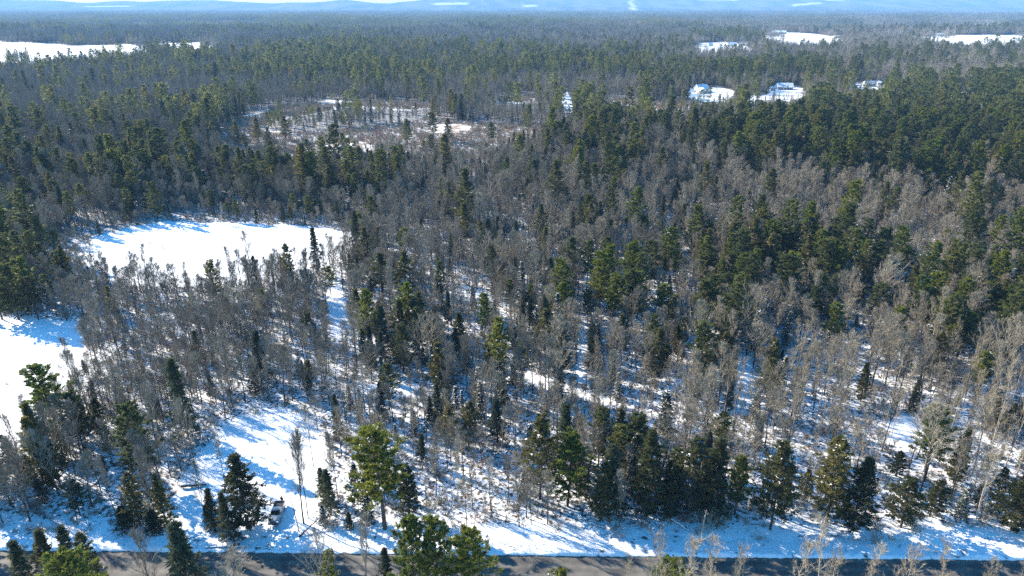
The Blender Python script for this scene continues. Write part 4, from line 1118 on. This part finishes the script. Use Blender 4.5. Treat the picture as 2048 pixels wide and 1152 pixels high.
def loft(bm, rings, n_=14):
    """rings: (centre, rx, ry) stacked into one closed surface"""
    prev = None
    for (c, rx, ry) in rings:
        cur = [bm.verts.new((c[0]+rx*math.cos(2*math.pi*k/n_), c[1]+ry*math.sin(2*math.pi*k/n_), c[2])) for k in range(n_)]
        if prev is None: bm.faces.new(cur[::-1])
        else:
            for k in range(n_): bm.faces.new((prev[k], prev[(k+1) % n_], cur[(k+1) % n_], cur[k]))
        prev = cur
    bm.faces.new(prev)
def limb(bm, pts, radii, n_=10):
    prev = None
    for i, (p, r_) in enumerate(zip(pts, radii)):
        p = Vector(p); a = Vector(pts[max(i-1, 0)]); b_ = Vector(pts[min(i+1, len(pts)-1)]); d = (b_-a).normalized()
        u = Vector((1, 0, 0)) if abs(d.x) < 0.8 else Vector((0, 1, 0)); u = (u-d*u.dot(d)).normalized(); v = d.cross(u)
        cur = [bm.verts.new(p+(u*math.cos(2*math.pi*k/n_)+v*math.sin(2*math.pi*k/n_))*r_) for k in range(n_)]
        if prev is None: bm.faces.new(cur[::-1])
        else:
            for k in range(n_): bm.faces.new((prev[k], prev[(k+1) % n_], cur[(k+1) % n_], cur[k]))
        prev = cur
    bm.faces.new(prev)
def person():
    ax = Vector((math.cos(trz), math.sin(trz)))
    p = Vector((tcx, tcy))-ax*2.85
    side = Vector((-ax.y, ax.x)); p += side*0.12
    r = empty('person', (p.x, p.y, float(hgt(p.x, p.y))-0.03), trz-0.5)
    tag(r, 'person in dark jacket and black hat standing behind the tailgate of the pickup truck', 'person')
    # body: one surface (bare body shape with head, arms and hands), clothes as children
    bm = bmesh.new()
    loft(bm, [((0, 0, 0.86), 0.13, 0.16), ((0, 0, 0.98), 0.12, 0.155), ((0, 0, 1.15), 0.115, 0.15), ((0, 0, 1.32), 0.125, 0.18), ((0, 0, 1.42), 0.10, 0.16), ((0, 0, 1.47), 0.06, 0.07), ((0.01, 0, 1.53), 0.055, 0.055),
              ((0.02, 0, 1.57), 0.075, 0.062), ((0.025, 0, 1.63), 0.092, 0.072), ((0.02, 0, 1.69), 0.096, 0.076), ((0.01, 0, 1.75), 0.080, 0.064), ((0.005, 0, 1.785), 0.03, 0.028)], 16)
    for s in (-1, 1):
        limb(bm, [(0, s*0.085, 0.92), (0.01, s*0.10, 0.70), (0.02, s*0.11, 0.50), (0, s*0.115, 0.28), (-0.01, s*0.12, 0.08)], [0.09, 0.08, 0.058, 0.052, 0.036])
        hx_ = (0.26, s*0.14, 1.16)
        limb(bm, [(0, s*0.15, 1.40), (-0.01, s*0.22, 1.34), (0.0, s*0.25, 1.18), (0.03, s*0.24, 1.09), (0.17, s*0.18, 1.13), hx_], [0.06, 0.055, 0.045, 0.042, 0.034, 0.026])
        limb(bm, [hx_, (0.30, s*0.13, 1.165), (0.34, s*0.12, 1.165)], [0.026, 0.042, 0.034], 8)          # palm
        for k, (dy, L) in enumerate(((-0.03, 0.065), (-0.01, 0.075), (0.01, 0.07), (0.03, 0.055))):
            limb(bm, [(0.335, s*0.12+dy, 1.165), (0.335+L*0.6, s*0.12+dy, 1.158), (0.335+L*0.85, s*0.12+dy, 1.125)], [0.0095, 0.0085, 0.0065], 6)
        limb(bm, [(0.30, s*0.12-s*0.03, 1.175), (0.335, s*0.12-s*0.06, 1.19), (0.365, s*0.12-s*0.065, 1.185)], [0.012, 0.010, 0.008], 6)
        bmesh.ops.create_uvsphere(bm, u_segments=8, v_segments=6, radius=0.02, matrix=Matrix.Translation((0.02, s*0.078, 1.65)))   # ear
    limb(bm, [(0.10, 0, 1.67), (0.13, 0, 1.635), (0.115, 0, 1.625)], [0.008, 0.014, 0.012], 6)           # nose
    bm_obj('body', bm, M_skin, r, True)
    bm = bmesh.new()
    loft(bm, [((0, 0, 0.80), 0.165, 0.20), ((0, 0, 0.98), 0.155, 0.19), ((0, 0, 1.15), 0.15, 0.185), ((0, 0, 1.32), 0.155, 0.215), ((0, 0, 1.42), 0.125, 0.19), ((0, 0, 1.49), 0.08, 0.09), ((0, 0, 1.52), 0.075, 0.08)], 18)
    for s in (-1, 1): limb(bm, [(0, s*0.14, 1.39), (-0.01, s*0.235, 1.33), (0.0, s*0.265, 1.18), (0.03, s*0.25, 1.08), (0.17, s*0.185, 1.13), (0.245, s*0.145, 1.155)], [0.085, 0.08, 0.07, 0.068, 0.055, 0.048])
    bm_obj('jacket', bm, M_coat, r, True)
    bm = bmesh.new()
    loft(bm, [((0, 0, 0.80), 0.13, 0.17), ((0, 0, 0.90), 0.14, 0.17), ((0, 0, 0.98), 0.13, 0.16)], 16)
    for s in (-1, 1): limb(bm, [(0, s*0.085, 0.93), (0.01, s*0.10, 0.70), (0.02, s*0.11, 0.50), (0, s*0.115, 0.28), (-0.01, s*0.12, 0.14)], [0.10, 0.095, 0.075, 0.068, 0.065])
    bm_obj('trousers', bm, M_trous, r, True)
    for s in (-1, 1):
        bm = bmesh.new(); limb(bm, [(-0.01, s*0.12, 0.24), (0, s*0.12, 0.10), (0.05, s*0.125, 0.05), (0.18, s*0.13, 0.045)], [0.06, 0.065, 0.055, 0.04]); bm_obj('boot', bm, M_boot, r, True)
    bm = bmesh.new(); loft(bm, [((0.012, 0, 1.69), 0.105, 0.085), ((0.01, 0, 1.74), 0.10, 0.082), ((0.005, 0, 1.79), 0.075, 0.062), ((0, 0, 1.815), 0.02, 0.018)], 16); bm_obj('hat', bm, M_hat, r, True)
    bm = bmesh.new(); loft(bm, [((-0.02, 0, 1.58), 0.078, 0.078), ((-0.015, 0, 1.64), 0.092, 0.082), ((-0.01, 0, 1.70), 0.098, 0.082)], 16); bm_obj('hair', bm, M_boot, r, True)
    for s in (-1, 1):
        bm = bmesh.new(); bmesh.ops.create_uvsphere(bm, u_segments=8, v_segments=6, radius=0.012, matrix=Matrix.Translation((0.108, s*0.03, 1.67))); bm_obj('eye', bm, M_hat, r, True)
    bm = bmesh.new(); box(bm, (0.113, 0, 1.595), (0.01, 0.045, 0.01)); bm_obj('mouth', bm, M_red_l, r)
person()

M_log = principled('log_bark', (0.06, 0.045, 0.036), 0.9, noise=0.4, nscale=6, bump=0.5)
M_grey = principled('weathered_wood', (0.26, 0.235, 0.20), 0.85, noise=0.3, nscale=5, bump=0.4)
M_snow = principled('settled_snow', (0.8, 0.81, 0.83), 0.7, noise=0.03)
def log(p0, p1, r0, r1, label, mat, snowy=True, lift0=0.0, lift1=0.0, stubs=4, seed=0):
    r = random.Random(seed)
    a = Vector((*ground_at(*p0), 0)); b_ = Vector((*ground_at(*p1), 0))
    a.z = float(hgt(a.x, a.y))+r0*0.6+lift0; b_.z = float(hgt(b_.x, b_.y))+r1*0.5+lift1
    root = empty('fallen_log', tuple(a)); tag(root, label, 'log', 'logs lying on the snow')
    n_ = 9; d = b_-a; pts = [Vector((0, 0, 0))+d*(i/(n_-1))+Vector((r.uniform(-.06, .06), r.uniform(-.06, .06), r.uniform(-.02, .05) if 0 < i < n_-1 else 0)) for i in range(n_)]
    rad = [r0+(r1-r0)*i/(n_-1)+r.uniform(-.01, .01) for i in range(n_)]
    bm = bmesh.new(); limb(bm, pts, rad, 10); bm_obj('trunk', bm, mat, root, True)
    for k in range(stubs):
        i = r.randint(2, n_-2); q = Vector((r.uniform(-1, 1), r.uniform(-1, 1), r.uniform(0.2, 1))).normalized(); L = r.uniform(0.5, 1.5)
        bm = bmesh.new(); limb(bm, [pts[i], pts[i]+q*L*0.5+Vector((0, 0, .05)), pts[i]+q*L], [rad[i]*0.45, rad[i]*0.3, 0.012], 6); bm_obj('branch', bm, mat, root, True)
    if snowy:
        bm = bmesh.new(); limb(bm, [p+Vector((0, 0, q_*0.55)) for p, q_ in zip(pts, rad)], [q_*0.72 for q_ in rad], 10); bm_obj('snow_cap', bm, M_snow, root, True)
log((364, 978), (414, 972), 0.34, 0.20, 'dark log with snow on top lying in the upper left of the clearing', M_log, True, 0.25, 0.1, 5, 1)
log((1326, 1040), (1378, 1066), 0.16, 0.09, 'long fallen grey trunk sloping to the road beside the bare pole', M_grey, True, 0.9, 0.0, 3, 2)
log((1262, 1057), (1290, 1046), 0.10, 0.06, 'short grey fallen trunk left of the long one by the road', M_grey, True, 0.1, 0.5, 2, 3)
log((598, 1076), (640, 1054), 0.13, 0.07, 'leaning fallen trunk on the verge right of the pickup truck', M_log, False, 0.0, 1.2, 3, 4)
log((162, 992), (226, 1000), 0.13, 0.08, 'snow covered trunk lying in the woods left of the twin bare trees', M_log, True, 0.8, 0.4, 3, 5)
log((28, 952), (62, 962), 0.12, 0.07, 'snow covered trunk lying in the woods at the left frame edge', M_log, True, 0.5, 0.3, 2, 6)
log((1180, 1052), (1225, 1064), 0.12, 0.06, 'thin snow lined trunk lying under the dark full roadside spruce', M_log, True, 0.5, 0.1, 2, 7)
log((512, 1096), (560, 1101), 0.14, 0.07, 'dark brush log on the bank at the foot of the clearing', M_log, True, 0.1, 0.1, 5, 8)
log((410, 1098), (500, 1095), 0.15, 0.08, 'long dark log on the bank below the lone dark evergreen', M_log, True, 0.15, 0.1, 5, 9)

def pole(px, py, top, r0, label, lean, name, mat):
    x, y = ground_at(px, py); h = height_for(y, top)
    r = empty(name, (x, y, float(hgt(x, y))-0.1)); tag(r, label, 'pole' if 'pole' in name else 'dead tree')
    bm = bmesh.new(); limb(bm, [(0, 0, 0), (lean*0.3, 0, h*0.33), (lean*0.62, 0.03, h*0.66), (lean, 0, h*0.93)], [r0, r0*0.9, r0*0.85, r0*0.75], 10); bm_obj('shaft', bm, mat, r, True)
    bm = bmesh.new(); limb(bm, [(lean*0.985, 0, h*0.925), (lean, 0, h)], [r0*0.95, r0*0.45], 8); bm_obj('broken_tip', bm, M_pale, r)
    bm = bmesh.new(); limb(bm, [(lean*0.5, 0, h*0.5), (lean*0.5+0.5, 0.2, h*0.55)], [r0*0.35, 0.01], 6); bm_obj('branch', bm, mat, r)
pole(1397, 1093, 1020, 0.13, 'bare grey pole standing on the roadside snow with a pale broken tip', 0.45, 'dead_pole', M_grey)
pole(599, 1066, 990, 0.07, 'thin dark leaning pole of a dead sapling just right of the pickup truck', -0.6, 'dead_sapling', M_log)

# houses
M_sidA = principled('cream_siding', (0.55, 0.53, 0.48), 0.7, noise=0.05); M_sidB = principled('grey_siding', (0.33, 0.34, 0.36), 0.7, noise=0.05)
M_sidC = principled('brown_siding', (0.16, 0.10, 0.07), 0.7, noise=0.1); M_sidD = principled('blue_siding', (0.12, 0.17, 0.24), 0.7, noise=0.1)
M_roofs = principled('snowy_roof', (0.74, 0.76, 0.79), 0.7, noise=0.05); M_trim = principled('trim', (0.7, 0.7, 0.68), 0.5); M_brick = principled('brick', (0.25, 0.11, 0.08), 0.8, noise=0.2)
def house(px, py, W, D, h, rh, rz, wall, label, cat='house', wing=None, porch=False, chimney=True, name='house'):
    x, y = ground_at(px, py)
    r = empty(name, (x, y, float(hgt(x, y))), rz); tag(r, label, cat); r.scale = (0.85, 0.85, 0.85)
    bm = bmesh.new(); prism(bm, [(-D/2, -0.5), (D/2, -0.5), (D/2, h), (0, h+rh), (-D/2, h)], -W/2, W/2)
    bmesh.ops.rotate(bm, verts=bm.verts, cent=(0, 0, 0), matrix=Matrix.Rotation(math.pi/2, 3, 'Z')); bm_obj('wall', bm, wall, r)
    def roof(cx, cy__, W_, D_, h_, rh_, rot=False, nm='roof'):
        bm = bmesh.new(); o_ = 0.5; k = rh_/(D_/2)
        prism(bm, [(-D_/2-o_, h_-k*o_+0.02), (0, h_+rh_+0.02), (D_/2+o_, h_-k*o_+0.02), (D_/2+o_, h_-k*o_+0.32), (0, h_+rh_+0.36), (-D_/2-o_, h_-k*o_+0.32)], -W_/2-o_, W_/2+o_)
        if not rot: bmesh.ops.rotate(bm, verts=bm.verts, cent=(0, 0, 0), matrix=Matrix.Rotation(math.pi/2, 3, 'Z'))
        bmesh.ops.translate(bm, verts=bm.verts, vec=(cx, cy__, 0)); return bm_obj(nm, bm, M_roofs, r)
    rf = roof(0, 0, W, D, h, rh)
    if chimney:
        bm = bmesh.new(); box(bm, (W*0.2, D*0.12, h+rh+0.3), (0.8, 0.8, 1.8)); bm_obj('chimney', bm, M_brick, rf)
    nw = max(2, int(W/3.6))
    for i in range(nw):
        wx = -W/2+W*(i+0.5)/nw
        if i == nw//2:
            bm = bmesh.new(); box(bm, (wx, -D/2-0.02, 1.05), (1.1, 0.08, 2.1)); dr_ = bm_obj('door', bm, M_sidC, r)
            bm = bmesh.new(); box(bm, (wx+0.4, -D/2-0.09, 1.05), (0.06, 0.06, 0.12)); bm_obj('handle', bm, M_chrome, dr_)
            continue
        f = bmesh.new(); box(f, (wx, -D/2-0.01, h*0.58), (1.5, 0.10, 1.35)); fo = bm_obj('window', f, M_trim, r)
        f = bmesh.new(); box(f, (wx, -D/2-0.05, h*0.58), (1.26, 0.06, 1.12)); bm_obj('pane', f, M_glass, fo)
    for s in (-1, 1):
        f = bmesh.new(); box(f, (s*(W/2+0.01), 0, h*0.58), (0.10, 1.4, 1.3)); fo = bm_obj('window', f, M_trim, r)
        f = bmesh.new(); box(f, (s*(W/2+0.05), 0, h*0.58), (0.06, 1.2, 1.1)); bm_obj('pane', f, M_glass, fo)
    if wing:
        wx, Ww, Dw, hw = wing
        bm = bmesh.new(); prism(bm, [(-Ww/2, -0.5), (Ww/2, -0.5), (Ww/2, hw), (0, hw+Ww*0.36), (-Ww/2, hw)], -D/2-Dw, -D/2+0.5); bmesh.ops.translate(bm, verts=bm.verts, vec=(wx, 0, 0)); bm_obj('wing', bm, wall, r)
        roof(wx, -D/2-Dw/2+0.6, Dw+0.8, Ww, hw, Ww*0.36, True, 'wing_roof')
        f = bmesh.new(); box(f, (wx, -D/2-Dw-0.03, 1.15), (Ww*0.6, 0.08, 2.3)); bm_obj('garage_door', f, M_trim, r)
    if porch:
        bm = bmesh.new(); box(bm, (W*0.12, -D/2-1.3, h-0.1), (W*0.6, 2.6, 0.18)); bm_obj('porch_roof', bm, M_roofs, r)
        for k in range(4):
            bm = bmesh.new(); box(bm, (W*0.12-W*0.28+k*W*0.56/3, -D/2-2.4, (h-0.2)/2), (0.2, 0.2, h-0.2)); bm_obj('porch_post', bm, M_trim, r)
    return r
house(1402, 184, 13, 9, 4.6, 3.4, 0.35, M_sidA, 'cream two storey house with a gabled garage wing in the left snowy yard', wing=(-4.5, 7, 6, 3))
house(1568, 180, 17, 9, 3.4, 3.6, -0.1, M_sidD, 'blue house with a long snowy roof and dark porch in the right snowy yard', porch=True)
house(1545, 182, 4.5, 4, 2.6, 1.4, 0.3, M_sidA, 'small white shed just left of the blue house', 'shed', chimney=False, name='shed')
house(1737, 173, 13, 8, 3.0, 2.6, 0.2, M_sidB, 'grey house with a snowy roof among pines right of the blue house')
house(1758, 171, 6, 6, 2.8, 2.0, -0.2, M_sidA, 'small garage beside the grey house among pines', 'garage', chimney=False, name='garage')
house(1935, 181, 15, 8, 3.0, 2.4, 0.0, M_sidB, 'low grey house in a clearing near the right frame edge')
house(1463, 92, 22, 13, 4.0, 4.6, 0.1, M_sidA, 'far cream house with a steep snowy roof in the middle of a row of buildings')
house(1419, 92, 14, 9, 4.5, 3.0, 0.5, M_sidA, 'far pale house at the left end of a row of buildings')
house(1484, 91, 13, 9, 5.0, 2.2, 0.0, M_sidB, 'far grey block house at the right end of a row of buildings')
house(1441, 91, 7, 6, 3.0, 1.8, 0.0, M_sidA, 'far small shed between two houses in a row of buildings', 'shed', chimney=False, name='shed')
house(1558, 68, 44, 18, 6.0, 5.0, 0.05, M_sidD, 'long blue barn at the top left corner of the bright far field', 'barn', chimney=False, name='barn')
house(1532, 69, 16, 10, 4.0, 3.0, 0.2, M_sidA, 'pale farm house left of the long blue barn')
house(1675, 78, 18, 10, 4.0, 3.2, 0.1, M_sidC, 'brown house at the right tip of the bright far field')
house(1020, 79, 24, 11, 5.0, 4.0, 0.1, M_sidA, 'lone pale house in the far grey woods above the dark pines')
house(1880, 76, 24, 12, 5.0, 4.0, 0.0, M_sidA, 'pale house at the edge of the far field on the right')

# masts
def mast(px, top, label):
    x, y = ground_at(px, 27.5); h = height_for(y, top)
    r = empty('radio_mast', (x, y, float(hgt(x, y))-0.5)); tag(r, label, 'mast')
    bm = bmesh.new(); cyl(bm, (0, 0, 0), (0, 0, h), 2.3, 1.4, 20); bm_obj('shaft', bm, M_trim, r, True)
    bm = bmesh.new(); cyl(bm, (0, 0, -0.5), (0, 0, 1.2), 5, 4.5, 24); bm_obj('base', bm, M_sidB, r)
    bm = bmesh.new(); cyl(bm, (0, 0, h), (0, 0, h+5), 0.5, 0.15, 10); bm_obj('tip', bm, M_sidB, r)
mast(965, -8, 'left one of two thin white masts on the horizon')
mast(1044, 2, 'right one of two thin white masts on the horizon')

# air
m, n, out = new_mat('haze_air')
pv = n.nodes.new('ShaderNodeVolumePrincipled'); pv.inputs['Color'].default_value = (0.30, 0.58, 1.0, 1); pv.inputs['Density'].default_value = 0.000085
pv.inputs['Anisotropy'].default_value = 0.0
n.links.new(pv.outputs[0], out.inputs['Volume'])
bm = bmesh.new(); box(bm, (0, 8500, 140), (34000, 25000, 340)); hz = bm_obj('haze', bm, m); hz['kind'] = 'stuff'

# wheel ruts from the road to the truck
def ruts():
    V = []; T = []
    a = RA+RD*((ground_at(600, 1103)[0]-RA[0])/RD[0])+RN*1.2
    fx, fy = math.cos(trz), math.sin(trz)
    P0 = Vector((a[0]+3.0, a[1])); P3 = Vector((tcx+fx*2.2, tcy+fy*2.2)); P1 = P0+Vector((-1.0, 4)); P2 = P3+Vector((fx, fy))*4
    for side in (-0.72, 0.72):
        base = len(V); N = 60
        for i in range(N):
            t = i/(N-1); p = P0*(1-t)**3+P1*3*t*(1-t)**2+P2*3*t*t*(1-t)+P3*t**3
            q = (P1-P0)*3*(1-t)**2+(P2-P1)*6*t*(1-t)+(P3-P2)*3*t*t; q.normalize(); nn = Vector((-q.y, q.x))
            for w_, dz in ((-0.22, 0.0), (-0.15, 0.07), (-0.11, 0.015), (0.11, 0.015), (0.15, 0.07), (0.22, 0.0)):
                c = p+nn*(side+w_); V.append((c.x, c.y, float(hgt(c.x, c.y))+0.02+dz))
        for i in range(N-1):
            for j in range(5): k_ = base+i*6+j; T.append((k_, k_+1, k_+7, k_+6))
    o = link(bpy.data.objects.new('wheel_path', mesh_tris('wheel_path', V, T, [M_snow], None, True))); tag(o, kind='structure')
ruts()
